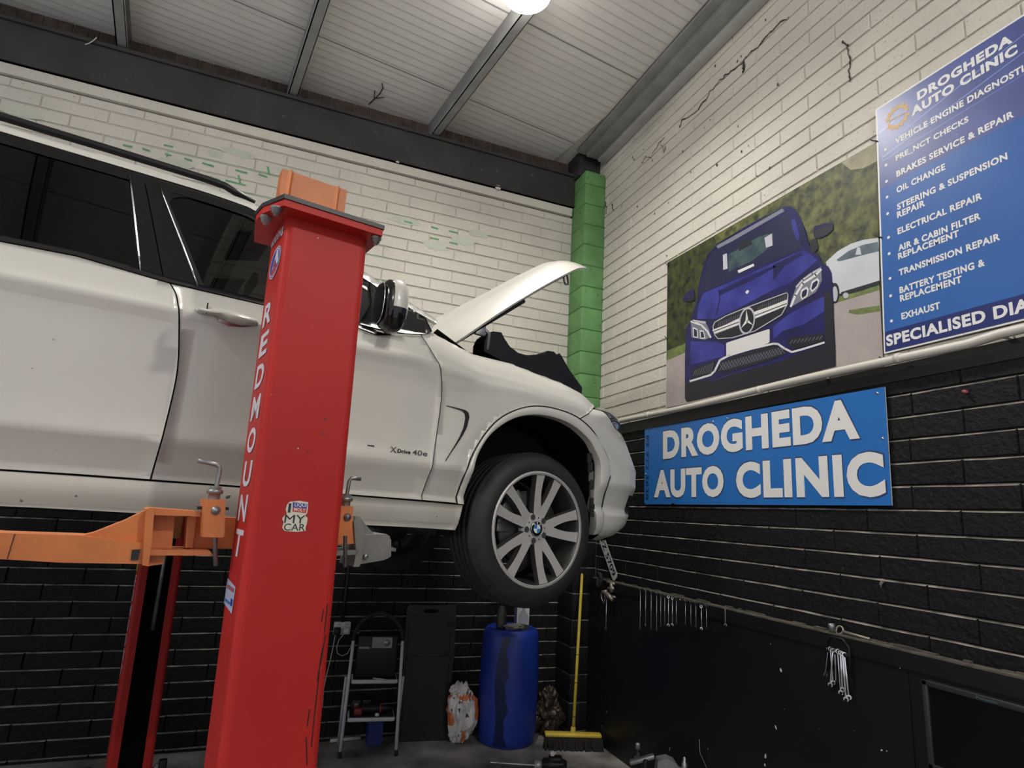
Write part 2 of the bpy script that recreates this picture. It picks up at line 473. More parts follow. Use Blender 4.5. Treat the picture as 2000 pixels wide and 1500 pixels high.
# beam along the back wall, brick course above it
mb = MB()
mb.box((-5.2, WY-.05, 4.935), (PX, WY+.12, 5.285), 'beam_paint')
mb.box((-5.2, WY-.075, 5.27), (PX, WY+.12, 5.30), 'beam_paint')
mb.box((-5.2, WY-.065, 4.935), (PX, WY+.1, 4.95), 'beam_paint')
struct(mb, 'trim_2')
mb = MB()
mb.box((-5.2, WY+.10, 5.28), (WX, WY+.2, CZ+.03), 'brick_joint')
x = -5.2
for row, (za, zb) in enumerate(((5.295, 5.36), (5.368, 5.50))):
    x = -5.2 + .06*row
    while x < WX-.1:
        w = .215 if row == 0 else random.choice((.075, .11, .1))
        mb.box((x, WY+.085+random.uniform(0, .006), za), (min(x+w-.01, WX), WY+.12, zb), 'brown_brick'); x += w
struct(mb, 'trim_3')

# ceiling: ribbed sheets on cold-rolled purlins that run a little askew to the right wall
PD = Vector((-.145, 1, 0)).normalized(); PP = Vector((1, .145, 0)).normalized()
mb = MB()
mb.box((-6, -5, CZ+.02), (WX+.2, WY+.3, CZ+.1), 'ceiling_sheet')
G = Vector((.5, 2.0, CZ))
y = -7.0
while y < 4.0:
    a = G + PD*y
    for (o0, o1, zz, mm) in ((0, .072, 0, 'ceiling_sheet'), (.072, .085, .0015, 'ceiling_groove')):
        p = a + PD*o0; q = a + PD*o1
        mb.add([p-PP*7+EZ*zz, p+PP*2.32+EZ*zz, q+PP*2.32+EZ*zz, q-PP*7+EZ*zz], [(3,2,1,0)], mm)
    y += .085
for yy in (-1.6, -.55, .50, 1.57, 2.62):         # lap joints between sheets
    a = G + PD*yy
    mb.add([a-PP*7-EZ*.003, a+PP*2.32-EZ*.003, a+PD*.012+PP*2.32-EZ*.003, a+PD*.012-PP*7-EZ*.003], [(3,2,1,0)], 'steel_grey')
struct(mb, 'ceiling')
for i, x in enumerate((-2.97, -1.64, -.315, 1.0)):
    mb = MB()
    c = Vector((x, 5.25, 0)) ; M4 = MX((c.x, c.y, 0), PP, PD, EZ)
    zb = CZ-.17
    mb.box((-.005, -10, zb), (.005, .05, CZ), 'steel_grey', M4)
    mb.box((-.005, -10, zb), (.075, .05, zb+.006), 'steel_grey', M4)
    mb.box((.069, -10, zb), (.075, .05, zb+.028), 'steel_light', M4)
    mb.box((-.005, -10, CZ-.006), (.075, .05, CZ), 'steel_grey', M4)
    struct(mb, 'trim_%d' % (4+i))
mb = MB()                                          # channel along the top of the right wall
mb.box((WX-.30, -3, CZ-.02), (WX-.28, 5.0, CZ), 'steel_grey')
mb.box((WX-.22, -3, CZ-.10), (WX-.005, 4.95, CZ-.02), 'steel_grey', bevel=.008)
mb.box((WX-.19, -3, CZ-.045), (WX-.30, 5.0, CZ-.012), 'steel_grey')
mb.box((WX-.10, -3, CZ-.13), (WX-.004, 4.93, CZ-.09), 'steel_light', bevel=.006)
struct(mb, 'trim_8')
# white conduit between the white and black paint
mb = MB()
P = [Vector((WX-.055, y, 2.612 + .006*sin(y*3.1) + (.012 if y < 1.6 else 0))) for y in np.linspace(4.88, -2.5, 60)]
mb.tube(P, .021, 'pipe_white', 10)
for y in (4.05, 2.85, 1.95, .9): mb.tube([Vector((WX-.055, y-.012, 2.613)), Vector((WX-.055, y+.012, 2.613))], .025, 'pipe_white', 10)
for y in (4.4, 3.4, 2.4, 1.5, .5): mb.box((WX-.055, y-.010, 2.603), (WX-.002, y+.010, 2.623), 'pipe_white')
cd = mb.build('conduit_pipe', loc=(WX-.055, 2, 2.6)); tag(cd, 'long white conduit pipe running along the wall between the white and black paint', 'pipe')

# ================================================================== SIGNS ON THE RIGHT WALL
LEFT = -EY                                       # reading direction on the right wall
def wall_board(mb, y0, y1, z0, z1, th, face, edge, X0=None):
    x1 = WX-.004
    mb.box((x1-th, y1, z0), (x1, y0, z1), edge)
    x = x1-th-.0006
    mb.poly([(x, y0, z0), (x, y1, z0), (x, y1, z1), (x, y0, z1)], face)
    return x
def wtext(mb, body, x, y, z, w, hh, m, bold=.0, grow=0.0):
    mb.text(body, (x, y, z), LEFT, EZ, w, hh, m, bold, grow)
def wmap(px, py, off):
    return RW(px, py, off)

# --- blue shop sign
t = thing('shop_sign', 'bright blue sign with large white two-line shop name on black blockwork', 'sign', (WX, 3.1, 1.91))
mb = MB()
x = WX-.012
Q = [(4.155, 1.925), (4.14, 1.912), (3.81, 1.912), (3.79, 1.925), (3.755, 1.912), (2.068, 1.915), (2.058, 2.496), (4.157, 2.512)]
mb.prism([(x, a, b) for a, b in Q], (-.006, 0, 0), 'sign_edge')
mb.poly([(x-.0066, a, b) for a, b in Q], 'sign_blue')
mb.build('panel', t, t.location)
mb = MB(); xs = x-.0075
for body, y0, y1, z0, z1 in (('DROGHEDA', 3.905, 2.212, 2.250, 2.470), ('AUTO', 4.02, 3.232, 1.962, 2.172), ('CLINIC', 3.117, 2.092, 1.955, 2.180)):
    wtext(mb, body, xs-.0004, y0, z0, y0-y1, z1-z0, 'sign_outline', .05, .007)
    wtext(mb, body, xs-.0010, y0, z0, y0-y1, z1-z0, 'sign_white', .05)
mb.build('lettering', t, t.location)
mb = MB()
mb.text('89 972 3638', (xs, 4.135, 2.462), (0, 0, -1), EY*-1, .515, .040, 'sign_navy', .015)
mb.build('phone_number', t, t.location)
mb = MB()
for (a, b) in ((4.13, 2.42), (3.33, 2.475), (3.19, 2.48), (2.09, 2.24), (2.10, 2.47), (4.14, 2.15)):
    mb = MB(); mb.lathe([(0, .004), (.006, .003), (.008, 0)], MX((x-.006, a, b), EY, EZ, -EX), 'zinc', 8); mb.build('screw', t, t.location)

# --- list of services
t = thing('service_board', 'tall blue board listing repair services in white capitals with orange gear emblem', 'sign', (WX, 1.5, 2.66))
mb = MB()
Y0, Y1, Z0, Z1 = 2.02, .62, 2.662, 4.02
x = WX-.010
Q = [(2.05, 2.664), (Y1, 2.664), (Y1, Z1), (1.990, Z1)]
mb.prism([(x, a, b) for a, b in Q], (-.005, 0, 0), 'sign_white')
Qi = [(2.042, 2.672), (Y1+.01, 2.672), (Y1+.01, Z1-.010), (1.980, Z1-.010)]
xs = x-.0056
mb.poly([(xs, a, b) for a, b in Qi], 'list_blue')
mb.poly([(xs-.0003, a, b) for a, b in ((2.000, 3.55), (Y1+.01, 3.55), (Y1+.01, Z1-.010), (1.980, Z1-.010))], 'list_violet')
mb.poly([(xs-.0006, a, b) for a, b in ((2.042, 2.672), (Y1+.01, 2.672), (Y1+.01, 2.775), (2.036, 2.775))], 'list_navy')
def streak(a, b, w0, w1):
    mb.poly([(xs-.0008, a[0], a[1]-w0), (xs-.0008, b[0], b[1]-w1), (xs-.0008, b[0], b[1]+w1), (xs-.0008, a[0], a[1]+w0)], 'list_streak')
for a, b, w0, w1 in (((1.978, 3.87), (1.82, 3.905), .006, .006), ((1.85, 3.80), (1.0, 3.99), .004, .002), ((1.975, 3.72), (1.2, 3.86), .005, .002), ((1.975, 3.70), (1.3, 3.74), .003, .001)):
    streak(a, b, w0, w1)
for q in range(26):
    a, b = random.uniform(.9, 1.96), random.uniform(3.6, 4.0)
    r = random.uniform(.0015, .004); mb.poly([(xs-.0008, a+r*cos(k), b+r*sin(k)) for k in (0, -1.57, -3.14, -4.71)], 'list_streak')
mb.build('panel', t, t.location)
mb = MB(); xt = xs-.0012
rows = [('VEHICLE ENGINE DIAGNOSTICS', 1.897, 1.262, 3.750), ('PRE_NCT CHECKS', 1.902, 1.548, 3.655), ('BRAKES SERVICE & REPAIR', 1.906, 1.372, 3.568), ('OIL CHANGE', 1.912, 1.67, 3.481),
        ('STEERING & SUSPENSION', 1.917, 1.416, 3.389), ('REPAIR', 1.921, 1.778, 3.346), ('ELECTRICAL REPAIR', 1.926, 1.53, 3.258), ('AIR & CABIN FILTER', 1.930, 1.546, 3.168), ('REPLACEMENT', 1.934, 1.642, 3.126),
        ('TRANSMISSION REPAIR', 1.938, 1.481, 3.040), ('BATTERY TESTING &', 1.942, 1.551, 2.948), ('REPLACEMENT', 1.943, 1.651, 2.905), ('EXHAUST', 1.944, 1.756, 2.813)]
for i, (s, a, b, z) in enumerate(rows):
    wtext(mb, s, xt, a, z, a-b, .0345, 'sign_white', .04)
for z in (3.735, 3.647, 3.555, 3.467, 3.375, 3.245, 3.157, 3.025, 2.933, 2.802):
    k = 1.952 + (3.735-z)*.047
    mb.poly([(xt, k+.008*cos(a), z+.020+.008*sin(a)) for a in [-2*pi*i/10 for i in range(10)]], 'sign_white')
wtext(mb, 'DROGHEDA', xt, 1.765, 3.918, .425, .050, 'sign_white', .05)
wtext(mb, 'AUTO CLINIC', xt, 1.802, 3.852, .475, .050, 'sign_white', .05)
wtext(mb, 'SPECIALISED DIAGNOSTICS', xt, 2.032, 2.697, 1.02, .058, 'sign_white', .04)
mb.build('lettering', t, t.location)
mb = MB()                                          # gear emblem
gc = RW(1757, 230); gy, gz = gc.y, gc.z
R0, R1, R2 = .044, .058, .068
n = 14
for k in range(n*4):
    a0 = 2*pi*k/(n*4); a1 = 2*pi*(k+1)/(n*4)
    if abs(((a0+.05) % (2*pi))-6.2) < .12 or a0 < .1 : continue
    if k % (n*4) in (27, 28, 29): continue
    ro = R2 if k % 4 in (0, 1) else R1
    mb.poly([(xt, gy-R0*cos(a0), gz+R0*sin(a0)), (xt, gy-ro*cos(a0), gz+ro*sin(a0)), (xt, gy-ro*cos(a1), gz+ro*sin(a1)), (xt, gy-R0*cos(a1), gz+R0*sin(a1))][::1], 'gear_orange')
wtext(mb, 'DROGHEDA', xt-.0002, gy+.046, gz-.008, .09, .013, 'gear_orange', .01)
mb.build('emblem', t, t.location)

# --- photo poster of a blue car
t = thing('poster', 'large printed poster of a dark blue saloon car parked before a hedge', 'poster', (WX, 3, 2.62))
POFF = .008
def pc(cx, cy, lay): return RW(1280+cx*.36, 260+cy*.36, POFF + .0006*lay)
lay = [0]
mb = MB()
def PP_(pts, m, L):
    P = [pc(a, b, L) for a, b in pts]
    # keep the printed side towards the room
    n = Vector((0,0,0))
    for i in range(len(P)): n += P[i].cross(P[(i+1) % len(P)])
    if n.x > 0: P.reverse()
    mb.poly(P, m)
def PS(pts, w, m, L):                              # a stroke along points
    for a, b in zip(pts[:-1], pts[1:]):
        d = Vector((b[0]-a[0], b[1]-a[1])); d.normalize(); n = Vector((-d.y, d.x))*w/2; e = d*w*.25
        PP_([(a[0]-e.x+n.x, a[1]-e.y+n.y), (b[0]+e.x+n.x, b[1]+e.y+n.y), (b[0]+e.x-n.x, b[1]+e.y-n.y), (a[0]-e.x-n.x, a[1]-e.y-n.y)], m, L)
# sheet itself
base = [(65, 703), (1200, 47), (1238, 1265), (58, 1490)]
B = [RW(1280+a*.36, 260+b*.36, .004) for a, b in base]
mb.prism(B, (-.0035, 0, 0), 'p_white')
def grad_rect(): pass
PP_(base, 'p_green', 0)
PP_([(320, 555), (1200, 47), (1212, 600), (940, 690), (850, 600), (760, 400), (700, 385), (330, 600)], 'p_green2', 1)
PP_([(65, 1180), (165, 1140), (165, 1300), (60, 1300)], 'p_grass', 1)
PP_([(60, 1235), (165, 1190), (700, 1100), (960, 920), (1215, 835), (1238, 1265), (58, 1490)], 'p_road', 2)
PP_([(1050, 960), (1215, 935), (1218, 965), (1100, 985), (1050, 975)], 'p_grass', 3)
PP_([(960, 900), (1000, 880), (1215, 815), (1216, 850), (965, 925)], 'p_grass', 3)
PP_([(1010, 160), (1200, 47), (1204, 150), (1130, 190), (1060, 200)], 'p_haze', 2)
# white car behind
PP_([(925, 700), (945, 680), (990, 640), (1060, 600), (1130, 578), (1211, 568), (1216, 800), (1130, 830), (1000, 872), (985, 825), (945, 800)], 'p_car_white', 4)
PP_([(982, 688), (1050, 638), (1130, 605), (1208, 590), (1212, 640), (1100, 668), (995, 697)], 'p_car_glass', 5)
PP_([(1010, 862), (1214, 800), (1215, 822), (1090, 862), (1000, 885)], 'p_dark', 5)
PP_([(1085, 660), (1095, 620), (1110, 620), (1118, 660)], 'p_car_white', 6)
PP_([(975+24*cos(a), 868+56*sin(a)) for a in np.linspace(0, 2*pi, 18)[:-1]], 'p_dark', 5)
PP_([(974+15*cos(a), 872+42*sin(a)) for a in np.linspace(0, 2*pi, 18)[:-1]], 'p_silver', 6)
PP_([(1033+16*cos(a), 880+16*sin(a)) for a in np.linspace(0, 2*pi, 12)[:-1]], 'p_silver', 6)
# the blue car
PP_([(310, 632), (330, 605), (500, 500), (700, 398), (738, 400), (762, 420), (790, 465), (812, 525), (836, 610), (855, 640), (890, 665), (905, 705), (940, 725), (957, 760), (966, 900), (968, 1000), (976, 1150), (978, 1265), (600, 1360), (172, 1458), (160, 1440), (160, 1240), (166, 1060), (190, 1020), (200, 985), (226, 905), (238, 810), (262, 720), (288, 650)], 'p_blue', 7)
PP_([(330, 612), (690, 408), (700, 424), (342, 630)], 'p_grey', 8)
PP_([(312, 640), (500, 545), (715, 440), (745, 480), (775, 545), (795, 622), (640, 690), (480, 752), (350, 822), (246, 872), (252, 800), (284, 695)], 'p_glass', 8)
PP_([(395, 660), (560, 563), (640, 540), (640, 605), (530, 690), (395, 755)], 'p_glass_green', 9)
PP_([(366, 660), (388, 652), (392, 735), (368, 742)], 'p_silver', 10)
PP_([(592, 568), (632, 545), (636, 610), (600, 622)], 'p_silver', 10)
PP_([(448, 600), (500, 570), (530, 600), (455, 640)], 'p_dark', 10)
PP_([(446, 745), (532, 708), (538, 720), (452, 760)], 'p_white', 11)
PP_([(735, 470), (758, 462), (785, 560), (770, 590), (748, 530)], 'p_blue_hi', 9)
PP_([(258, 870), (480, 776), (640, 705), (800, 632), (845, 660), (880, 690), (730, 815), (640, 850), (430, 960), (330, 1005), (225, 1010), (235, 930)], 'p_blue_hi', 8)
PP_([(345, 855), (480, 790), (640, 718), (655, 725), (520, 800), (350, 880)], 'p_blue', 9)
PP_([(640, 715), (790, 645), (800, 660), (700, 720), (640, 800)], 'p_blue', 9)
PS([(345, 850), (350, 900), (330, 985)], 6, 'p_blue', 9)
PP_([(487, 862), (500, 850), (510, 858), (497, 874)], 'p_white', 10)
# mirrors
PP_([(858, 540), (862, 505), (925, 486), (962, 490), (966, 520), (935, 552), (890, 572), (862, 570)], 'p_blue', 9)
PP_([(862, 530), (962, 500), (962, 522), (925, 552), (870, 568)], 'p_dark', 10)
PP_([(842, 580), (872, 570), (884, 625), (862, 650), (842, 640)], 'p_dark', 9)
PP_([(148, 912), (158, 880), (185, 852), (210, 848), (214, 905), (190, 916)], 'p_blue', 9)
PP_([(150, 905), (212, 890), (214, 905), (190, 916)], 'p_dark', 10)
# headlights
PP_([(732, 945), (738, 905), (765, 830), (830, 765), (900, 724), (904, 800), (872, 862), (790, 912)], 'p_grey', 9)
PS([(735, 940), (760, 880), (800, 815), (870, 770), (898, 740)], 12, 'p_white', 10)
PP_([(785, 880), (792, 850), (822, 832), (832, 848), (825, 885), (795, 905)], 'p_white', 10)
PP_([(793, 880), (798, 858), (818, 845), (824, 855), (818, 880), (798, 895)], 'p_glass', 11)
PP_([(838, 845), (848, 805), (880, 785), (890, 800), (880, 835), (850, 865)], 'p_white', 10)
PP_([(846, 842), (854, 814), (876, 798), (882, 808), (874, 830), (852, 852)], 'p_glass', 11)
PS([(765, 835), (800, 795), (850, 760), (890, 738)], 10, 'p_silver', 11)
PP_([(193, 1020), (270, 1020), (290, 1060), (302, 1105), (268, 1122), (196, 1108)], 'p_grey', 9)
PS([(194, 1022), (250, 1042), (282, 1075), (300, 1108)], 10, 'p_white', 10)
PS([(205, 1018), (270, 1028)], 12, 'p_silver', 10)
PP_([(203, 1052), (228, 1062), (232, 1112), (206, 1108)], 'p_white', 10)
PP_([(208, 1062), (224, 1068), (227, 1106), (210, 1102)], 'p_glass', 11)
PP_([(240, 1068), (262, 1072), (272, 1114), (244, 1116)], 'p_white', 10)
PP_([(245, 1076), (259, 1079), (266, 1108), (248, 1110)], 'p_glass', 11)
# grille
PP_([(304, 1052), (318, 1022), (380, 985), (480, 945), (640, 885), (715, 858), (727, 868), (724, 930), (690, 992), (540, 1082), (420, 1118), (335, 1124), (318, 1100)], 'p_dark', 9)
GR = [(312, 1050), (322, 1026), (382, 992), (480, 952), (640, 892), (712, 866), (719, 875), (716, 928), (684, 985), (538, 1074), (418, 1110), (340, 1115), (322, 1095), (312, 1050)]
PS(GR, 5, 'p_silver', 10)
for k in range(34):
    f = k/33; xx = 335+f*372; y0 = 1010-f*150; y1 = 1100-f*(150 if f < .6 else 165)
    if 455 < xx < 540: continue
    PS([(xx, y1-8), (xx+10, y0+16)], 2, 'p_grey', 10)
PP_([(308, 1068), (380, 1040), (462, 1000), (468, 1034), (400, 1060), (322, 1090)], 'p_white', 11)
PP_([(528, 972), (620, 940), (715, 902), (712, 936), (640, 966), (532, 1010)], 'p_white', 11)
PS([(316, 1076), (465, 1020)], 4, 'p_dark', 12); PS([(530, 994), (712, 924)], 4, 'p_dark', 12)
PP_([(497+44*cos(a), 1018+73*sin(a)-14*cos(a)) for a in np.linspace(0, 2*pi, 30)[:-1]], 'p_silver', 13)
PP_([(497+36*cos(a), 1018+62*sin(a)-12*cos(a)) for a in np.linspace(0, 2*pi, 30)[:-1]], 'p_dark', 14)
for tip in ((494, 958), (464, 1060), (531, 1042)):
    d = Vector((tip[0]-497, tip[1]-1018)); n = Vector((-d.y, d.x)).normalized()*8
    PP_([tip, (497+n.x, 1018+n.y), (497-n.x, 1018-n.y)], 'p_white', 15)
# plate and bumper
PP_([(384, 1142), (390, 1136), (612, 1064), (620, 1066), (620, 1132), (612, 1140), (392, 1216), (385, 1212)], 'p_white', 10)
PP_([(160, 1345), (190, 1352), (310, 1335), (420, 1300), (700, 1225), (915, 1150), (950, 1105), (976, 1150), (978, 1265), (600, 1360), (172, 1458), (160, 1440)], 'p_dark', 8)
PP_([(330, 1300), (352, 1250), (410, 1215), (640, 1150), (665, 1155), (720, 1195), (600, 1240), (420, 1290)], 'p_dark', 9)
PP_([(192, 1325), (205, 1280), (320, 1232), (330, 1240), (305, 1300), (240, 1325)], 'p_dark', 9)
PP_([(712, 1128), (740, 1110), (900, 1085), (920, 1110), (905, 1130), (742, 1175)], 'p_dark', 9)
for k in range(22):
    f = k/21; PS([(345+f*330, 1290-f*90), (372+f*330, 1245-f*88)], 2.5, 'p_grey', 10); PS([(372+f*330, 1285-f*90), (348+f*330, 1250-f*88)], 2.5, 'p_grey', 10)
for k in range(9):
    f = k/8; PS([(205+f*95, 1318-f*20), (218+f*95, 1285-f*40)], 2.5, 'p_grey', 10); PS([(730+f*160, 1142-f*22), (745+f*160, 1122-f*22)], 3, 'p_grey', 10)
PS([(188, 1346), (300, 1312), (322, 1290), (350, 1232), (400, 1206), (520, 1170), (640, 1142), (665, 1144), (700, 1168), (740, 1188), (800, 1172), (915, 1136)], 11, 'p_white', 11)
PS([(300, 1350), (420, 1305), (700, 1228)], 4, 'p_blue_hi', 10)
PS([(190, 1195), (250, 1180), (330, 1185)], 14, 'p_blue_hi', 9)
PP_([(190, 1130), (330, 1130), (375, 1150), (375, 1215), (330, 1220), (190, 1260)], 'p_blue_hi', 8)
PP_([(640, 1050), (720, 985), (900, 890), (940, 890), (930, 960), (800, 1040), (690, 1075), (640, 1120)], 'p_blue_hi', 8)
PP_([(915, 870), (945, 850), (962, 900), (966, 1010), (972, 1150), (945, 1170), (918, 1130)], 'p_dark', 9)
mb.build('printed_sheet', t, t.location)
mb = MB()
for cx, cy in ((1188, 40), (65, 712), (1235, 1225), (1212, 560), (60, 1110)):
    mb = MB(); p = pc(cx, cy, 20); mb.tube([p + EZ*.016 + EY*.02, p + EY*.004, p - EY*.016 - EZ*.014], .0035, 'black_paint', 5); mb.build('fixing', t, t.location)

# ================================================================== TOOL BOARDS AND WHAT HANGS ON THEM
BX = WX-.060
mb = MB()
mb.box((BX, -2.5, .0), (WX-.012, 4.93, 1.20), 'board_black')
mb.box((BX-.004, 2.02, 0), (BX, 4.92, 1.205), 'board_black')
mb.box((BX-.004, -2.5, 0), (BX, 2.005, 1.235), 'board_black')
bd = mb.build('tool_board', loc=(BX, 2, 0)); tag(bd, 'long black painted board panels lining the lower wall under the ledge', 'wall panel')
mb = MB()
mb.box((BX-.012, -2.5, 1.20), (WX-.012, 4.86, 1.272), 'board_black')
mb.box((BX-.012, -2.5, 1.272), (WX-.012, 4.86, 1.279), 'dust')
for k in range(60):
    y = random.uniform(-1.5, 4.8); r = random.uniform(.01, .05)
    mb.box((WX-.02-random.uniform(.005, .022), y, 1.279), (WX-.012, y+r*2, 1.279+random.uniform(.003, .010)), 'dust')
rail = mb.build('ledge_rail', bd); rail.location = (-BX, -2, 0)
mb = MB()                                          # flaked paint
def chip(px, py, r, el=1.0, ang=0.0, off=.0008):
    p = RW(px, py, WX-BX+.004+off); n = 9
    mb.poly([p + EY*(-(cos(a)*cos(ang)*r*el - sin(a)*sin(ang)*r)*random.uniform(.6, 1.15)) + EZ*((cos(a)*sin(ang)*r*el + sin(a)*cos(ang)*r)*random.uniform(.6, 1.15)) for a in [2*pi*i/n for i in range(n)]], 'chip_white')
for a in ((1563,1247,.010,1.3,0),(1525,1309,.010,.9,.6),(1515,1420,.006,2.6,-1.0),(1495,1477,.007,2,1.4),(1494,1494,.006,1.6,1.4),(1753,1294,.008,1.4,0),(1744,1290,.004,2,1.3),(1758,1305,.003,1,0),(1308,1463,.003,5,1.3),(1383,1463,.003,2,1.4),(1722,1465,.004,2,.5),(1732,1467,.003,1.3,0),(1380,1377,.002,2,0),(1600,1424,.002,1,0),(1668,1428,.002,1,0),(1345,1205,.0015,2,0),(1532,1385,.003,1,0),(1185,1390,.004,1.8,1.4),(1175,1418,.004,1.3,1.2),(1505,1258,.003,1,0),(1600,1257,.003,1,0)): chip(*a)
for i in range(34):
    f = i/33; chip(1435+f*118+random.uniform(-2, 2), 1210+f*32+random.uniform(-3, 2), random.uniform(.001, .0035), random.uniform(1, 2.2))
for (a, b) in (((1366,1444),(1367,1470)),((1367,1470),(1374,1486)),((1374,1486),(1380,1499))):
    p, q = RW(*a, WX-BX+.005), RW(*b, WX-BX+.005); n = EY*.002
    mb.poly([p-n, q-n, q+n, p+n], 'chip_white')
fl = mb.build('flaked_paint', bd); fl.location = (-BX, -2, 0)

ORD = ['first', 'second', 'third', 'fourth', 'fifth', 'sixth', 'seventh', 'eighth', 'ninth', 'tenth', 'eleventh', 'twelfth', 'thirteenth', 'fourteenth', 'fifteenth']
def spanner_mb(L, k=1.0, m='chrome', ang=radians(15)):
    """combination spanner hanging from its ring end at the origin, shank down -z, flat facing -x"""
    mb = MB(); th = .006*k; hw = .0042*k; ro = .012*k; ri = .0070*k
    n = 18
    ring = [(ro*cos(2*pi*i/n), ro*sin(2*pi*i/n)) for i in range(n)]; hole = [(ri*cos(2*pi*i/n), ri*sin(2*pi*i/n)) for i in range(n)]
    for sx, fl in ((-th/2, 1), (th/2, 0)):
        V = [(sx, a, b) for a, b in ring]+[(sx, a, b) for a, b in hole]
        mb.add(V, [((i, (i+1) % n, n+(i+1) % n, n+i) if fl == 0 else (n+i, n+(i+1) % n, (i+1) % n, i)) for i in range(n)], m)
    for loop, fl in ((ring, 1), (hole, 0)):
        V = [(-th/2, a, b) for a, b in loop]+[(th/2, a, b) for a, b in loop]
        mb.add(V, [((i, (i+1) % n, n+(i+1) % n, n+i) if fl else (n+i, n+(i+1) % n, (i+1) % n, i)) for i in range(n)], m, True)
    mb.bbox((-th*.4, -hw, -L+.016*k), (th*.4, hw, -ro*.9), m, None, .0015)
    c = -L+.006*k; jo = .0125*k; ji = .0062*k           # open jaw
    out = []
    for i in range(13):
        a = radians(-52) + (radians(284))*i/12; out.append((jo*cos(a), jo*sin(a)))
    inn = [(-ji, -jo*.78), (-ji, 0), (-ji*.5, ji*.55), (ji*.5, ji*.55), (ji, 0), (ji, -jo*.78)]
    P = out + inn
    R = [(p[0]*cos(ang)-p[1]*sin(ang), p[0]*sin(ang)+p[1]*cos(ang)) for p in P]
    mb.prism([(-th*.4, a, b+c) for a, b in R], (th*.8, 0, 0), m)
    return mb
def hook_part(o, m='dull_steel'):
    h = MB(); h.tube([(.020, 0, .003), (-.006, 0, .0045), (-.010, 0, .012)], .0025, m, 6); return h.build('hook', o)

row = [(790, 870, 800, 1435), (865, 895, 880, 1380), (942, 910, 950, 1420), (1018, 935, 1030, 1450), (1075, 945, 1085, 1390), (1130, 960, 1145, 1375), (1182, 970, 1187, 1375), (1237, 990, 1243, 1370), (1292, 1000, 1302, 1365),
       (1417, 1040, 1423, 1365), (1492, 1055, 1500, 1380), (1562, 1070, 1570, 1400), (1640, 1105, 1655, 1425), (1710, 1110, 1715, 1415)]
SP_OFF = .095
for i, (a, b, c, d) in enumerate(row):
    p = RW(1140+a*.14, 1030+b*.14, SP_OFF); q = RW(1140+c*.14, 1030+d*.14, SP_OFF)
    L = p.z-q.z; mb = spanner_mb(L, .8+.8*(L-.15))
    o = mb.build('spanner', loc=(0, 0, 0)); o.location = (p.x, p.y, p.z); o.rotation_euler = (0, 0, random.uniform(-.5, .5))
    tag(o, '%s steel spanner from the left in the long row hanging below the ledge' % ORD[i], 'spanner', 'spanners hanging in a row')
for (a, b, c, d) in row:
    p = RW(1140+a*.14, 1030+b*.14, SP_OFF); mb = MB()
    mb.tube([Vector((BX-.008, p.y, p.z+.006)), Vector((p.x-.006, p.y, p.z+.008)), Vector((p.x-.010, p.y, p.z+.016))], .003, 'dull_steel', 6); hk_ = mb.build('hook', bd); hk_.location = (-BX, -2, 0)
for k, cx in enumerate((1357,)):
    p = RW(1140+cx*.14, 1030+1022*.14, .075); mb = MB()
    mb.tube([p+EX*.02, p, p-EX*.012+EZ*.01], .004, 'chrome', 6)
    o = mb.build('hook', loc=tuple(p)); tag(o, 'small empty metal hook in the gap of the long spanner row', 'hook')
p = RW(1140+1973*.14, 1030+1125*.14, SP_OFF); q = RW(1140+1975*.14, 1030+1370*.14, SP_OFF)
o = spanner_mb(p.z-q.z, .75, 'dull_steel').build('spanner'); o.location = p; o.rotation_euler = (0, 0, 1.2)
tag(o, 'single dark spanner hanging alone to the right of the long row', 'spanner')
# second bunch on a black rack
p0 = RW(1617, 1242, .085); p1 = RW(1660, 1290, .085)
t = thing('spanner_rack', 'black metal hanger rack below the ledge holding a bunch of spanners', 'rack', (BX-.02, p0.y, p0.z))
yl, yr = RW(1614, 1265, .085).y, RW(1659, 1275, .085).y
ztop, zlow = p0.z+.0, RW(1614, 1268, .085).z
mb = MB(); xx = BX-.026
mb.tube([(xx, yl, zlow-.10), (xx, yl, ztop-.03), (xx, yl-.03, ztop), (xx, yr+.03, ztop), (xx, yr, ztop-.03), (xx, yr, zlow-.10)], .006, 'black_plastic', 8)
mb.build('frame', t, t.location)
mb = MB(); mb.box((xx-.012, yr, zlow-.012), (BX-.004, yl, zlow+.006), 'black_plastic', bevel=.003)
mb.box((BX-.014, yr, zlow-.16), (BX-.005, yl, 1.19), 'board_black')
mb.build('bar', t, t.location)
bunch = [(315, 570, 265, 1000), (350, 560, 392, 1130), (388, 580, 345, 1160), (425, 590, 445, 1130), (470, 600, 520, 1290), (512, 625, 545, 1240), (575, 655, 650, 1370), (545, 645, 605, 1400)]
for i, (a, b, c, d) in enumerate(bunch):
    off = .093+.005*(i % 3)
    p = RW(1580+a*.12, 1200+b*.12, off); q = RW(1580+c*.12, 1200+d*.12, off)
    L = (p-q).length; o = spanner_mb(L, .85+1.2*(L-.1)).build('spanner')
    dz = (p-q).normalized(); xx_ = Vector((1, 0, 0)); yy_ = dz.cross(xx_).normalized()
    o.matrix_world = MX(p, xx_, yy_, dz) @ Matrix.Rotation(random.uniform(.7, 1.2), 4, 'Z')
    tag(o, '%s spanner from the left in the bunch on the black rack' % ORD[i], 'spanner', 'spanners bunched on the rack')
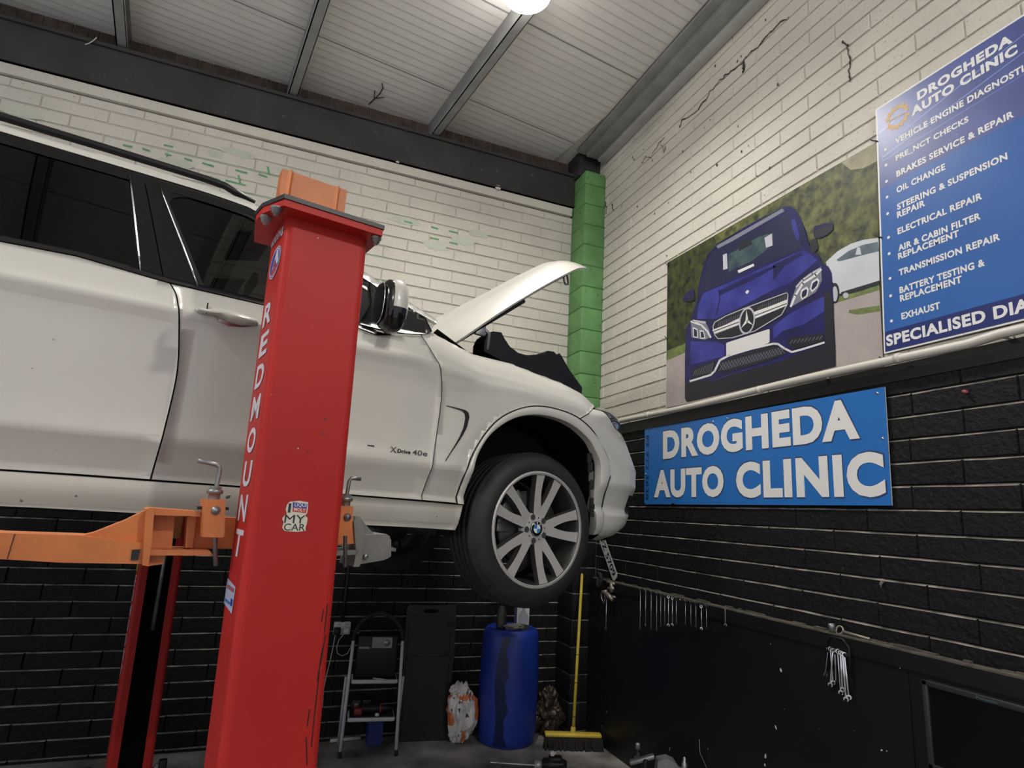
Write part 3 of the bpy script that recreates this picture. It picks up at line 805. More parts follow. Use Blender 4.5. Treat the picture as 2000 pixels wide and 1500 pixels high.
# socket and ratchet spanner lying on the ledge
p = RW(1625, 1235, .055)
mb = MB(); mb.lathe([(0, 0), (.014, 0), (.014, .018), (.0165, .022), (.0165, .042), (.011, .042), (.011, .02)], T3((p.x, p.y, 1.279)), 'dull_steel', 20)
o = mb.build('socket', loc=(p.x, p.y, 1.279)); tag(o, 'steel socket standing on the dusty ledge beside a lying spanner', 'socket')
a = RW(1633, 1230, .035); b = RW(1700, 1248, .035)
mb = MB()
z = 1.283
mb.lathe([(.017, 0), (.024, 0), (.024, .011), (.017, .011)], MX((a.x-.004, a.y-.02, z+.013), EY, Vector((.4, 0, .92)), Vector((.92, 0, -.4))), 'brass_grey', 20, closed=True)
mb.tube([(a.x-.004, a.y-.045, z+.009), (a.x-.004, a.y-.12, z+.006), (a.x-.004, b.y, z+.004)], [.0075, .0065, .005], 'brass_grey', 8)
o = mb.build('ring_spanner', loc=(a.x, a.y, z)); tag(o, 'ring spanner lying along the dusty ledge beside the steel socket', 'spanner')
# rag stub poking from a joint of the black wall
p = RW(1723, 1136, .012); mb = MB()
mb.tube([p+EX*.02, p, p-EX*.012-EZ*.012, p-EX*.010-EZ*.026], [.004, .008, .006, .004], 'rag', 7)
o = mb.build('wall_plug', loc=tuple(p)); tag(o, 'pale plug stub poking out of a joint in the black blockwork', 'plug')
p = RW(1885, 765, .012); mb = MB(); mb.tube([p+EX*.02, p, p-EX*.014], [.006, .009, .006], 'pinkish', 8)
o = mb.build('wall_plug', loc=tuple(p)); tag(o, 'small pinkish wall plug in the black blocks below the blue service board', 'plug')
# brass air fitting and hose with hanging spanner near the corner
t = thing('air_fitting', 'grey metal air line tap assembly at the corner end of the ledge', 'air fitting', tuple(RW(1188, 1160, .10)))
def wt(cx, cy, off=.11): return RW(1140+cx*.14, 1030+cy*.14, off)
mb = MB()
mb.tube([wt(330, 760), wt(430, 790)], .010, 'brass_grey', 8); mb.tube([wt(395, 780), wt(385, 900)], .017, 'brass_grey', 10)
mb.tube([wt(345, 850), wt(420, 855)], .011, 'brass_grey', 8)
mb.build('tap_body', t, t.location)
mb = MB()
mb.tube([wt(260, 905), wt(320, 895)], .014, 'brass_grey', 8); mb.tube([wt(290, 905), wt(350, 945), wt(405, 1010)], [.015, .02, .016], 'brass_grey', 10)
mb.tube([wt(370, 960), wt(440, 975)], .009, 'brass_grey', 8)
mb.build('coupling', t, t.location)
mb = MB()
mb.tube([wt(240, 930), wt(252, 1000), wt(285, 1060), wt(300, 1000), wt(290, 930)], .006, 'dull_steel', 6); mb.build('ring', t, t.location)
mb = MB(); mb.tube([wt(200, 640), wt(235, 660), wt(250, 720), wt(230, 800), wt(205, 840), wt(190, 790), wt(210, 710)], .016, 'black_rubber', 8); mb.build('hose', t, t.location)
p, q = wt(318, 985, .13), wt(298, 1425, .13)
o = spanner_mb(p.z-q.z, 1.0).build('spanner'); o.location = p; o.rotation_euler = (0, 0, .4)
tag(o, 'long steel spanner hanging under the air tap in the corner', 'spanner')
# number plate tilted on the wall beside the corner
t = thing('number_plate', 'white number plate hung at a steep tilt beside the black corner', 'number plate', tuple(RW(1190, 1090, .03)))
A = RW(1140+240*.14, 1030+130*.14, .03); Bp = RW(1140+445*.14, 1030+720*.14, .03)
U = (Bp-A).normalized(); Vv = EX.cross(U).normalized()
if Vv.y > 0: Vv = -Vv
Ln = (Bp-A).length; Hh = min(.115, Ln*.215)
mb = MB(); o0 = A - Vv*Hh*.5
nrm = -EX
loop = [(.02, 0), (Ln-.02, 0), (Ln, .02), (Ln, Hh-.02), (Ln-.02, Hh), (.02, Hh), (0, Hh-.02), (0, .02)]
mb.prism([o0+U*a+Vv*b for a, b in loop], EX*.003, 'plate_white'); mb.build('plate', t, t.location)
mb = MB(); mb.text('FZ 5709', o0+U*Ln*.06+Vv*Hh*.18-EX*.0008, U, Vv, Ln*.86, Hh*.64, 'gloss_black', .015); mb.build('lettering', t, t.location)
# flat screen leaning at the right edge
t = thing('television', 'black flat screen television mounted low against the black boards', 'television', (BX-.04, 1.45, .84))
ya, zt_, zb_ = 1.925, 1.185, .835; yb2 = .95
mb = MB(); xf = BX-.055
mb.box((xf+.012, yb2, zb_), (BX-.005, ya, zt_), 'black_plastic', bevel=.006)
mb.build('casing', t, t.location)
mb = MB(); w = .022
for lo, hi in (((xf, yb2, zt_-w), (xf+.016, ya, zt_)), ((xf, yb2, zb_), (xf+.016, ya, zb_+w*1.3)), ((xf, ya-w, zb_), (xf+.016, ya, zt_)), ((xf, yb2, zb_), (xf+.016, yb2+w, zt_))): mb.box(lo, hi, 'screen_frame', bevel=.003)
mb.build('bezel', t, t.location)
mb = MB(); mb.poly([(xf+.010, ya-w, zb_+w), (xf+.010, yb2+w, zb_+w), (xf+.010, yb2+w, zt_-w), (xf+.010, ya-w, zt_-w)], 'screen_black'); mb.build('screen', t, t.location)
mb = MB(); wtext(mb, 'Panasonic', xf-.0008, RW(1906, 1350, .115).y, zt_-w*.72, .075, .010, 'teal_print'); mb.build('lettering', t, t.location)
mb = MB(); mb.box((xf-.001, ya-.055, zb_+.008), (xf+.004, ya-.030, zb_+.016), 'red_led'); mb.build('indicator', t, t.location)

# ================================================================== THE WHITE CAR ON THE LIFT
ZC = 1.35
CAR = thing('car', 'white estate car raised on the lift with its bonnet open', 'car', (WC + HD*0 - NR*.94).to_tuple()[:2] + (ZC,), PSI)
def L(s, t, z): return Vector((s, -t, z-ZC))       # car frame -> local
def itp(x, xs, ys): return float(np.interp(x, xs, ys))
DZ = [1.60, 1.665, 1.69, 1.72, 1.75, 1.80, 1.83, 1.90, 1.945, 1.965, 2.02, 2.1, 2.2, 2.3, 2.36, 2.40, 2.412, 2.43, 2.47, 2.53, 2.70, 2.85, 2.95, 3.0, 3.03, 3.06]
DT = [.80, .85, .890, .918, .932, .940, .915, .938, .961, .963, .954, .951, .952, .955, .961, .973, .971, .958, .940, .919, .855, .79, .745, .722, .69, .62]
ZTS = [-.62, -.48, -.37, -.12, .05, .18, .31, .42, .60]; ZTV = [2.605, 2.565, 2.535, 2.525, 2.50, 2.485, 2.455, 2.405, 2.36]
def zt(s): return itp(s, ZTS, ZTV)
def TB(s, z):
    td = itp(z, DZ, DT)
    u = zt(s)-z
    tf = itp(u, [-.05, 0, .012, .04, .08, .13, .20, .30], [.70, .78, .835, .885, .918, .945, .966, .957])
    if z < 2.2: tf = td
    w = min(1, max(0, (s+.78)/.18)); w = w*w*(3-2*w)
    t = td*(1-w)+min(tf, td if z < 2.4 else 9)*w
    t -= itp(s, [.1, .3, .45, .6, .8], [0, .008, .032, .09, .25])
    t -= itp(-s, [2.9, 3.3, 3.7, 3.95], [0, .03, .10, .22])
    r = sqrt(s*s + (z-1.72)**2)
    if z > 1.7: t += .010*max(0, 1-abs(r-.56)/.16)
    return t
def PXS(px, py):                                    # photo spot -> (s, z) on the body side
    t = .93
    for _ in range(25):
        s, z = CS(px, py, t); t = .5*t + .5*TB(s, z)
    return s, z
def pts(lst):
    out = []
    for p in lst: out.append((p[1], p[2]) if p[0] == 'c' else PXS(*p))
    return out
def inset2(P, d):
    n = len(P); A = sum(P[i][0]*P[(i+1) % n][1]-P[(i+1) % n][0]*P[i][1] for i in range(n))
    if A < 0: P = P[::-1]
    out = []
    for i in range(n):
        a, b, c = Vector(P[i-1]), Vector(P[i]), Vector(P[(i+1) % n])
        d1 = (b-a).normalized() if (b-a).length > 1e-6 else Vector((1, 0)); d2 = (c-b).normalized() if (c-b).length > 1e-6 else d1
        n1 = Vector((-d1.y, d1.x)); n2 = Vector((-d2.y, d2.x)); m = (n1+n2)
        if m.length < .2: m = n1
        m.normalize(); k = d/max(.5, m.dot(n1)); out.append((b.x+m.x*k, b.y+m.y*k))
    return out
def patch(mb, P, m, off=0.0, TF=TB, rim=.012, ds=.05, dz=.03, gap=.0, extra=None):
    """fill outline P in the (s,z) side plane with a fine mesh laid on the body surface"""
    P = inset2(P, gap) if gap else (P if sum(P[i][0]*P[(i+1) % len(P)][1]-P[(i+1) % len(P)][0]*P[i][1] for i in range(len(P))) > 0 else P[::-1])
    bm = bmesh.new()
    bm.faces.new([bm.verts.new((a, 0, b)) for a, b in P])
    s0, s1 = min(p[0] for p in P), max(p[0] for p in P); z0, z1 = min(p[1] for p in P), max(p[1] for p in P)
    k = math.floor(s0/ds)+1
    while k*ds < s1:
        bmesh.ops.bisect_plane(bm, geom=bm.verts[:]+bm.edges[:]+bm.faces[:], plane_co=(k*ds, 0, 0), plane_no=(1, 0, 0)); k += 1
    zs = [z0 + dz*i for i in range(1, int((z1-z0)/dz)+1)] + [z for z in (1.72, 1.83, 1.945, 1.965, 2.36, 2.40, 2.412, 2.43) if z0 < z < z1]
    for z in zs: bmesh.ops.bisect_plane(bm, geom=bm.verts[:]+bm.edges[:]+bm.faces[:], plane_co=(0, 0, z), plane_no=(0, 0, 1))
    bmesh.ops.triangulate(bm, faces=bm.faces[:])
    be = [e for e in bm.edges if e.is_boundary]
    if rim:
        r = bmesh.ops.extrude_edge_only(bm, edges=be)
        for v in [g for g in r['geom'] if isinstance(g, bmesh.types.BMVert)]: v.co.y = 1.0
    V = []
    for v in bm.verts:
        s, z = v.co.x, v.co.z
        t = TF(s, z)+off+(extra(s, z) if extra else 0)
        if v.co.y > .5: t -= rim
        V.append(L(s, t, z))
    bm.verts.index_update()
    F = [tuple(v.index for v in f.verts) for f in bm.faces]
    # outward = local -y
    FF = []; rimf = [any(v.co.y > .5 for v in f.verts) for f in bm.faces]
    for f in F:
        a, b, c = V[f[0]], V[f[1]], V[f[2]]; nn = (b-a).cross(c-a)
        FF.append(f if nn.y < 0 else tuple(reversed(f)))
    sm = [True]*len(FF)
    base = len(mb.v); mb.v += [tuple(v) for v in V]; i = mb.mi(m)
    for f, rf in zip(FF, rimf): mb.f.append(tuple(base+q for q in f)); mb.m.append(i); mb.sm.append(not rf)
    bm.free()
def mirror(mb):
    o = MB(); o.v = [(x, -y, z) for x, y, z in mb.v]; o.f = [tuple(reversed(f)) for f in mb.f]; o.m = list(mb.m); o.sm = list(mb.sm); o.mats = list(mb.mats); return o
def both(mb, name, parent=CAR, label=None, parents=None):
    a = mb.build(name, parents[0] if parents else parent); b = mirror(mb).build(name, parents[1] if parents else parent)
    if label: a['label'] = label; b['label'] = label
    return a, b

BSHUT = [(332,553),(343,572),(348,596),(350,640),(347,720),(331,800),(294,937.5)]
ASHUT = [(823,655),(845,690),(861,722),(862,780),(850,870),(825,977.5)]
ARCH_O = [(892,983.5),(913,913),(940,857),(972,820),(1009,800),(1047,793),(1087,799),(1127,815),(1159,844),(1180,881),(1193,919)]
ARCH_I = [(905,985),(927,905),(948,860),(975,833),(1009,815),(1047,810),(1087,817),(1121,833),(1148,857),(1161,879),(1172,908)]
def smooth(P, n=4):
    out = []
    for i in range(len(P)-1):
        p0, p1, p2, p3 = P[max(0, i-1)], P[i], P[i+1], P[min(len(P)-1, i+2)]
        for k in range(n):
            f = k/n
            out.append(tuple(.5*((2*b)+(-a+c)*f+(2*a-5*b+4*c-d)*f*f+(-a+3*b-3*c+d)*f**3) for a, b, c, d in zip(p0, p1, p2, p3)))
    return out + [P[-1]]
AO = pts(ARCH_O) + [(.437, 1.95), (.445, 1.80), (.45, 1.70)]
AI = pts(ARCH_I) + [(.372, 1.912), (.376, 1.80), (.405, 1.693)]
AO1 = smooth(AO[:8]); AO, AI = smooth(AO), smooth(AI)
B_, A_ = smooth(pts(BSHUT), 3), smooth(pts(ASHUT), 3)
G = .0026
# rear arch: the front one moved back a wheelbase and mirrored
WB = 2.933
RAO = [(-s-WB, z) for s, z in AO]; RAI = [(-s-WB, z) for s, z in AI]
fd = pts([(332,553),(500,592),(700,641),(735,654),(822,654)])
P = fd[:-1] + A_ + pts([(676,966),(464,950)]) + B_[::-1][:-1]
mb = MB(); patch(mb, P, 'car_white', gap=G); FD = both(mb, 'front_door')
mb = MB()
P = [(-2.50, 2.555), (-2.3, 2.545)] + pts([(0,471),(150,500),(325,551)]) + B_ + pts([(150,927),(0,917.5)]) + [(-2.36, 1.822), (-2.40, 1.95), (-2.44, 2.10), (-2.53, 2.24), (-2.60, 2.36), (-2.60, 2.50)]
patch(mb, P, 'car_white', gap=G); RD = both(mb, 'rear_door')
mb = MB()
P = [(-2.36, 1.818)] + pts([(0,919),(150,929),(294,939.5),(464,951.5),(676,967.5),(825,979.5),(904,986.5),(897,1015),(889,1036)]) + [(-.60, 1.695), (-1.2, 1.70), (-1.9, 1.71), (-2.36, 1.71)]
patch(mb, P, 'car_white_dirty', gap=.001, rim=.05); both(mb, 'sill')
def fend_top(s): return zt(s)-.002
Q = [(-.62+.001, None)]
top = [(s, fend_top(s)) for s in (.48, .42, .33, .25, .15, .05, -.05, -.15, -.25, -.35, -.45, -.52, -.58, -.64)]
HLC = (.44, 2.352)
P = A_ + AO1 + [(.212, 2.262), (.28, 2.302), (.35, 2.345), (.42, 2.375), (.47, 2.39)] + top
mb = MB(); patch(mb, P, 'car_white', gap=G, dz=.015, ds=.03)
FEN = both(mb, 'front_wing')
mb = MB()                                            # gill behind the wheel arch
gp = pts([(872,792),(893,797),(908,801),(914,806),(915.5,815),(911,834),(903,850),(890,870),(870,900)])
for i in range(len(gp)-1):
    w0 = .004+.014*sin(pi*min(1, (i+.2)/(len(gp)-1))); w1 = .004+.014*sin(pi*min(1, (i+1.2)/(len(gp)-1)))
    a, b = gp[i], gp[i+1]
    mb.add([L(a[0]-w0, TB(*a)+.0025, a[1]-w0*.4), L(b[0]-w1, TB(*b)+.0025, b[1]-w1*.4), L(b[0]+.002, TB(*b)+.003, b[1]), L(a[0]+.002, TB(*a)+.003, a[1])], [(0,1,2,3)], 'black_plastic')
both(mb, 'side_vent', parents=FEN)
# wheel arch trims with the return lip
def resamp(P, n):
    Ls = [0]
    for a, b in zip(P[:-1], P[1:]): Ls.append(Ls[-1]+(Vector(b)-Vector(a)).length)
    return [(itp(Ls[-1]*k/(n-1), Ls, [p[0] for p in P]), itp(Ls[-1]*k/(n-1), Ls, [p[1] for p in P])) for k in range(n)]
def arch_trim(mb, A, B):
    A, B = resamp(A, 90), resamp(B, 90); R = []
    for f, o in ((0, -.012), (.02, .0015), (.12, .006), (.4, .010), (.75, .010), (.95, .008), (1, .006)):
        R.append([L(a[0]+(b[0]-a[0])*f, TB(a[0]+(b[0]-a[0])*f, a[1]+(b[1]-a[1])*f)+o, a[1]+(b[1]-a[1])*f) for a, b in zip(A, B)])
    mb.grid(R, 'car_white', True)
mb = MB()
arch_trim(mb, AO, AI)
Gd = [[L(s, TB(s, z)+.006-d, z) for s, z in AI] for d in (0, .012, .05)]
mb.grid(Gd, 'car_white', True)
both(mb, 'wheel_arch_trim')
mb = MB(); arch_trim(mb, RAO, RAI); both(mb, 'wheel_arch_trim')
mb = MB(); mb.tube([L(s, TB(s, z)+.004, z) for s, z in AO if z > 1.80], .0030, 'car_gap', 5); mb.tube([L(s, TB(s, z)+.0015, z) for s, z in ((.212, 2.262), (.28, 2.302), (.35, 2.345), (.42, 2.375), (.47, 2.39))], .0026, 'car_gap', 5); both(mb, 'panel_gap')
# arch liners
for A, nm in ((AI, 'wheel_arch_liner'), (RAI, 'wheel_arch_liner')):
    mb = MB()
    A2 = [(A[0][0], 1.66)] + A
    Gd = [[L(s, TB(s, max(z, 1.72))-d, z) for s, z in A2] for d in (.05, .2, .40)]
    mb.grid(Gd, 'black_plastic', True)
    mb.add([L(s, .53, z) for s, z in A2], [tuple(range(len(A2)))], 'car_gap')
    both(mb, nm)
mb = MB()                                            # slotted lip in front of the wheel
for i in range(7):
    f = i/6; s, z = .335+.028*sin(f*pi*.5), 2.08-.27*f
    mb.box((-.012, -.004, -.026), (.016, .004, .026), 'dull_steel' if i in (2, 4) else 'black_rubber', T3(L(s, .905, z)))
both(mb, 'air_duct')
# rear quarter and tail
mb = MB()
P = [(-2.50, 2.555), (-2.60, 2.50), (-2.60, 2.36), (-2.53, 2.24), (-2.44, 2.10), (-2.40, 1.95), (-2.36, 1.822)] + [p for p in RAO if p[1] > 1.80] + [(-3.42, 1.74), (-3.85, 1.78), (-3.93, 1.95), (-3.95, 2.2), (-3.90, 2.45), (-3.80, 2.60), (-3.2, 2.575)]
patch(mb, P, 'car_white', gap=G); both(mb, 'rear_quarter')
mb = MB()
Gd = []
for z in (1.70, 1.80, 1.95, 2.2, 2.45, 2.60, 2.80, 2.95, 3.0):
    sE = itp(z, [1.7, 1.95, 2.2, 2.45, 2.6, 2.8, 3.0], [-3.86, -3.93, -3.95, -3.90, -3.82, -3.66, -3.5]); tw = TB(sE, z)
    Gd.append([L(sE-.10*(1-(k/6)**2), tw*k/6, z) for k in range(-6, 7)])
mb.grid(Gd[:6], 'car_white', True, True); mb.build('tailgate', CAR)
mb = MB(); mb.grid(Gd[5:], 'gloss_black', True, True); mb.build('rear_window', CAR)
# --- greenhouse
CANT = [(-3.55, 2.93), (-3.3, 2.955), (-2.9, 2.995), (-2.25, 3.012), (-1.86, 3.016), (-1.6, 3.017), (-1.42, 3.008), (-1.30, 2.972), (-1.15, 2.905), (-.93, 2.797), (-.80, 2.732), (-.68, 2.672), (-.58, 2.628)]
CS_, CZ_ = [c[0] for c in CANT], [c[1] for c in CANT]
def TG(s, z): return (.919-.36*(z-2.53)-.14*(z-2.53)**2 if z > 2.53 else itp(z, DZ, DT)) - itp(-s, [2.9, 3.3, 3.7, 3.95], [0, .03, .10, .22])
def cant(s): return itp(s, CS_, CZ_)
ss = list(np.linspace(-3.5, -.585, 60))
mb = MB()
patch(mb, [(s, cant(s)) for s in ss] + [(s, cant(s)-itp(s, [-1.5, -1.3, -.8, -.58], [.034, .042, .040, .02])) for s in ss[::-1]], 'car_white', TF=TG, rim=.03, dz=.015)
both(mb, 'cant_rail')
mb = MB()                                            # black surround under it, and the belt moulding
lo = lambda s: cant(s)-itp(s, [-1.5, -1.3, -.8, -.58], [.036, .044, .042, .022])
patch(mb, [(s, lo(s)) for s in ss if s < -.75] + [(s, lo(s)-.05) for s in ss[::-1] if s < -.75], 'satin_black', TF=TG, off=-.004, rim=.02)
both(mb, 'window_surround')
mb = MB()
bl = [(-2.50, 2.556), (-2.3, 2.546)] + pts([(0,471),(150,500),(325,551),(500,592),(700,641),(735,654)])
patch(mb, [(a, b+.022) for a, b in bl] + [(a, b+.0015) for a, b in bl[::-1]], 'black_plastic', TF=TG, off=.002, rim=.02)
both(mb, 'belt_moulding')
mb = MB()
r = [L(s, .70, cant(s)+.035) for s in np.linspace(-3.2, -1.52, 24)]
r = [L(-3.3, .71, cant(-3.3)-.005)] + r + [L(-1.40, .705, cant(-1.4)+.004)]
mb.tube(r, .016, 'black_plastic', 8); both(mb, 'roof_rail')
def bz(s): return itp(s, [b[0] for b in bl], [b[1] for b in bl])+.015
def glz(s): return lo(s)-.03
def wpoly(a_top, a_bot, b_top, b_bot, inset=0):
    P = [a_top]; n = 6
    P += [(a_top[0]+(b_top[0]-a_top[0])*i/n, glz(a_top[0]+(b_top[0]-a_top[0])*i/n)) for i in range(1, n)]
    P += [b_top, b_bot]; return P + [a_bot]
rt, rb = PXS(255, 337), PXS(275, 527)
mt, mbt = PXS(285, 337), PXS(318, 547)
ft, fb = PXS(313, 347), PXS(386, 560)
gA = (-2.55, glz(-2.55)); gB = (-2.42, bz(-2.42))
mb = MB(); patch(mb, wpoly(gA, gB, (rt[0], glz(rt[0])), (rb[0], bz(rb[0]))), 'glass_dark', TF=TG, off=-.008, rim=0); both(mb, 'window_glass', parents=RD)
def pillar(a0, a1, b0, b1, prnt):
    R = []
    for f in np.linspace(0, 1, 14):
        sa, sb = a0+(a1-a0)*f, b0+(b1-b0)*f; za, zb = glz(a0)+(bz(a1)-glz(a0))*f, glz(b0)+(bz(b1)-glz(b0))*f
        R.append([L(sa, TG(sa, za)-.02, za)] + [L(sa+(sb-sa)*k, TG(sa, za+(zb-za)*k)-.001, za+(zb-za)*k) for k in (0, .25, .5, .75, 1)] + [L(sb, TG(sb, zb)-.02, zb)])
    mb = MB(); mb.grid([r[0:2] for r in R], 'satin_black', False, True); mb.grid([r[1:6] for r in R], 'satin_black', True, True); mb.grid([r[5:7] for r in R], 'satin_black', False, True)
    both(mb, 'pillar_cover', parents=prnt)
pillar(rt[0]+.004, rb[0]+.004, mt[0]-.002, mbt[0]-.002, RD)
pillar(mt[0]+.002, mbt[0]+.002, ft[0]-.004, fb[0]-.004, FD)
mb = MB()
for (a, b) in ((rt, rb), (ft, fb)):
    P = [L(a[0]+(b[0]-a[0])*f, TG(0, glz(a[0])+(bz(b[0])-glz(a[0]))*f)+.001, glz(a[0])+(bz(b[0])-glz(a[0]))*f) for f in np.linspace(0, 1, 8)]
    mb.tube(P, .0032, 'chrome_dark', 6)
both(mb, 'window_trim')
# front side glass and its frame
fr = (-1.06, glz(-1.06)); f2 = (-.93, bz(-.93))
gl = [(ft[0]+.06, glz(ft[0])-.035)]
outer = [(ft[0], glz(ft[0]))] + [(s, glz(s)) for s in np.linspace(ft[0]+.06, -.86, 12)] + [(-.90, 2.62), (-.945, bz(-.945)), (fb[0], bz(fb[0]))]
inner = [(ft[0]+.045, glz(ft[0])-.075), (ft[0]+.06, glz(ft[0])-.035), (ft[0]+.11, glz(ft[0])-.022)] + [(s, glz(s)-.020) for s in np.linspace(ft[0]+.2, -.98, 9)] + [(-.965, 2.60), (-.985, bz(-.985)+.004), (fb[0]+.022, bz(fb[0])+.004)]
mb = MB(); patch(mb, inner, 'glass_clear', TF=TG, off=-.010, rim=0); both(mb, 'window_glass', parents=FD)
mb = MB()
def ring(o, i_, m, off):
    n = 64
    def res(Pl):
        Ls = [0]
        for k in range(len(Pl)): Ls.append(Ls[-1] + (Vector(Pl[(k+1) % len(Pl)])-Vector(Pl[k])).length)
        out = []
        for q in range(n):
            d = Ls[-1]*q/n
            for k in range(len(Pl)):
                if Ls[k] <= d <= Ls[k+1]:
                    f = (d-Ls[k])/max(1e-9, Ls[k+1]-Ls[k]); a, b = Pl[k], Pl[(k+1) % len(Pl)]
                    out.append((a[0]+(b[0]-a[0])*f, a[1]+(b[1]-a[1])*f)); break
        return out
    A, B = res(o), res(i_)
    V = [L(s, TG(s, z)+off, z) for s, z in A] + [L(s, TG(s, z)+off-.004, z) for s, z in B]
    mb.add(V, [(k, (k+1) % n, n+(k+1) % n, n+k)[::-1] for k in range(n)], m, True)
ring(outer, inner, 'satin_black', -.003)
both(mb, 'window_frame', parents=FD)
mb = MB()                                            # black mirror triangle
P = [(-.955, bz(-.955)-.01), (-.905, 2.64), (-.86, 2.70)] + [(s, lo(s)-.002) for s in (-.84, -.78, -.72, -.66)] + [(-.625, 2.556), (-.70, 2.525), (-.85, 2.512)]
P = [(-.96, 2.516)] + [(-.90, 2.64), (-.905, 2.745)] + [(s, lo(s)-.001) for s in (-.86, -.78, -.70, -.645)] + [(-.615, 2.562), (-.655, 2.538), (-.75, 2.520), (-.86, 2.512)]
patch(mb, P, 'satin_black', TF=TG, off=.002, rim=.02); both(mb, 'mirror_triangle', parents=FD)
mb = MB(); patch(mb, [(-2.58, glz(-2.58)), (-2.58, 2.585), (-3.2, 2.60), (-3.66, 2.63), (-3.42, glz(-3.42))], 'glass_dark', TF=TG, off=-.006, rim=0); both(mb, 'quarter_glass')
mb = MB(); patch(mb, [(-3.40, cant(-3.4)-.03), (-3.55, 2.90), (-3.82, 2.60), (-3.64, 2.60), (-3.40, glz(-3.40))], 'car_white', TF=TG, off=-.002, rim=.03); both(mb, 'rear_pillar')
# roof, screens
mb = MB(); Gd = []
for s in np.linspace(-3.5, -1.44, 22):
    te = TG(s, cant(s)); Gd.append([L(s, te*k/8, cant(s)+.075*(1-(abs(k)/8)**2.4)) for k in range(-8, 9)])
mb.grid(Gd, 'car_white', True, True); mb.build('roof', CAR)
mb = MB(); Gd = []
for f in np.linspace(0, 1, 12):
    s = -1.44+(.86)*f; z = cant(s); te = TG(s, z)-.01
    Gd.append([L(s+.13*(1-(abs(k)/8)**2)*f, te*k/8, z+.06*(1-(abs(k)/8)**2.4)*(1-f)-.004) for k in range(-8, 9)])
mb.grid(Gd, 'glass_front', True, True); mb.build('windscreen', CAR)
mb = MB()                                            # scuttle below the screen
mb.grid([[L(-.46-.08*(k/8)**2, .80*k/8, 2.615) for k in range(-8, 9)], [L(-.36, .78*k/8, 2.545) for k in range(-8, 9)], [L(-.30, .78*k/8, 2.45) for k in range(-8, 9)]], 'black_plastic', True, True)
mb.build('scuttle_panel', CAR)
# interior
mb = MB()
mb.box((-3.3, -.80, 1.84-ZC), (-.62, .80, 1.88-ZC), 'seat'); mb.box((-.62, -.80, 1.84-ZC), (-.58, .80, 2.50-ZC), 'seat')
mb.box((-3.4, -.75, 1.88-ZC), (-3.35, .75, 2.5-ZC), 'seat')
mb.build('cabin_floor', CAR)
for nm, ys in (('front_seat', (-.40, .40)),):
    for yy in ys:
        mb = MB(); mb.box((-1.75, yy-.26, 1.98-ZC), (-1.22, yy+.26, 2.20-ZC), 'seat', bevel=.05)
        X = T3((-1.80, yy, 2.18-ZC)) @ Matrix.Rotation(radians(-16), 4, 'Y')
        mb.box((-.09, -.25, 0), (.07, .25, .56), 'seat', X, .05); mb.box((-.05, -.13, .58), (.05, .13, .76), 'seat', X, .04)
        mb.build('front_seat', CAR)
mb = MB(); mb.box((-2.75, -.65, 1.98-ZC), (-2.25, .65, 2.25-ZC), 'seat', bevel=.05)
mb.box((-2.95, -.65, 2.2-ZC), (-2.72, .65, 2.78-ZC), 'seat', T3((0, 0, 0)), .05); mb.build('rear_seat', CAR)
mb = MB(); mb.box((-.98, -.72, 2.30-ZC), (-.60, .72, 2.53-ZC), 'seat', bevel=.05); mb.box((-1.02, -.12, 2.35-ZC), (-.96, .12, 2.50-ZC), 'gloss_black', bevel=.01)
mb.build('dashboard', CAR)
mb = MB(); X = T3(L(-1.13, .40, 2.44)) @ Matrix.Rotation(radians(65), 4, 'Y')
mb.tube([X @ Vector((.185*cos(a), .185*sin(a), 0)) for a in np.linspace(0, 2*pi, 25)[:-1]], .016, 'black_plastic', 8, closed=True)
mb.box((-.18, -.02, -.01), (.18, .02, .02), 'black_plastic', X, .006); mb.box((-.06, -.07, -.02), (.06, .07, .03), 'black_plastic', X, .02)
mb.build('steering_wheel', CAR)
mb = MB(); mb.grid([[L(s, TG(s, cant(s))*.96*k/4, cant(s)-.035+.05*(1-(abs(k)/4)**2)) for k in range(-4, 5)] for s in np.linspace(-3.4, -1.46, 6)], 'headliner', True); mb.build('headliner', CAR)
mb = MB()
for yy in (-.36, .36):
    X = T3((-1.36, yy, 2.945-ZC)) @ Matrix.Rotation(radians(-14), 4, 'Y'); mb.box((-.07, -.19, -.008), (.09, .19, .008), 'seat_tan', X, .006)
mb.build('sun_visor', CAR)
mb = MB(); X = T3((-1.27, 0, 2.885-ZC)); mb.box((-.01, -.12, -.035), (.02, .12, .035), 'black_plastic', X, .01); mb.build('interior_mirror', CAR)
# --- door handles, badge, mirrors
def onside(px, py, off): s, z = PXS(px, py); return s, z, TB(s, z)+off
hp = [(381,603),(395,599.5),(430,603),(470,614),(502,628.5),(503,637),(470,634.5),(445,629),(418,616),(398,614.5),(383,609)]
mb = MB(); H = pts(hp)
cs = sum(h[0] for h in H)/len(H); cz = sum(h[1] for h in H)/len(H)
V = [L(s, TB(s, z)+.004, z) for s, z in H] + [L(cs+(s-cs)*.96, TB(s, z)+.032, cz+(z-cz)*.8) for s, z in H] + [L(cs, TB(cs, cz)+.040, cz)]
n = len(H); F = [(i, (i+1) % n, n+(i+1) % n, n+i) for i in range(n)] + [(n+i, n+(i+1) % n, 2*n) for i in range(n)]
a, b, c = V[0], V[1], V[n]
mb.add(V, F, 'car_white', True)
hd_ = both(mb, 'door_handle', parents=FD)
mb = MB(); R_ = pts([(417,617),(445,630),(470,636),(497,637.5),(470,639),(445,637),(428,629)]); patch(mb, R_, 'chrome_dark', off=.003, rim=0)
both(mb, 'handle_recess', parents=FD)
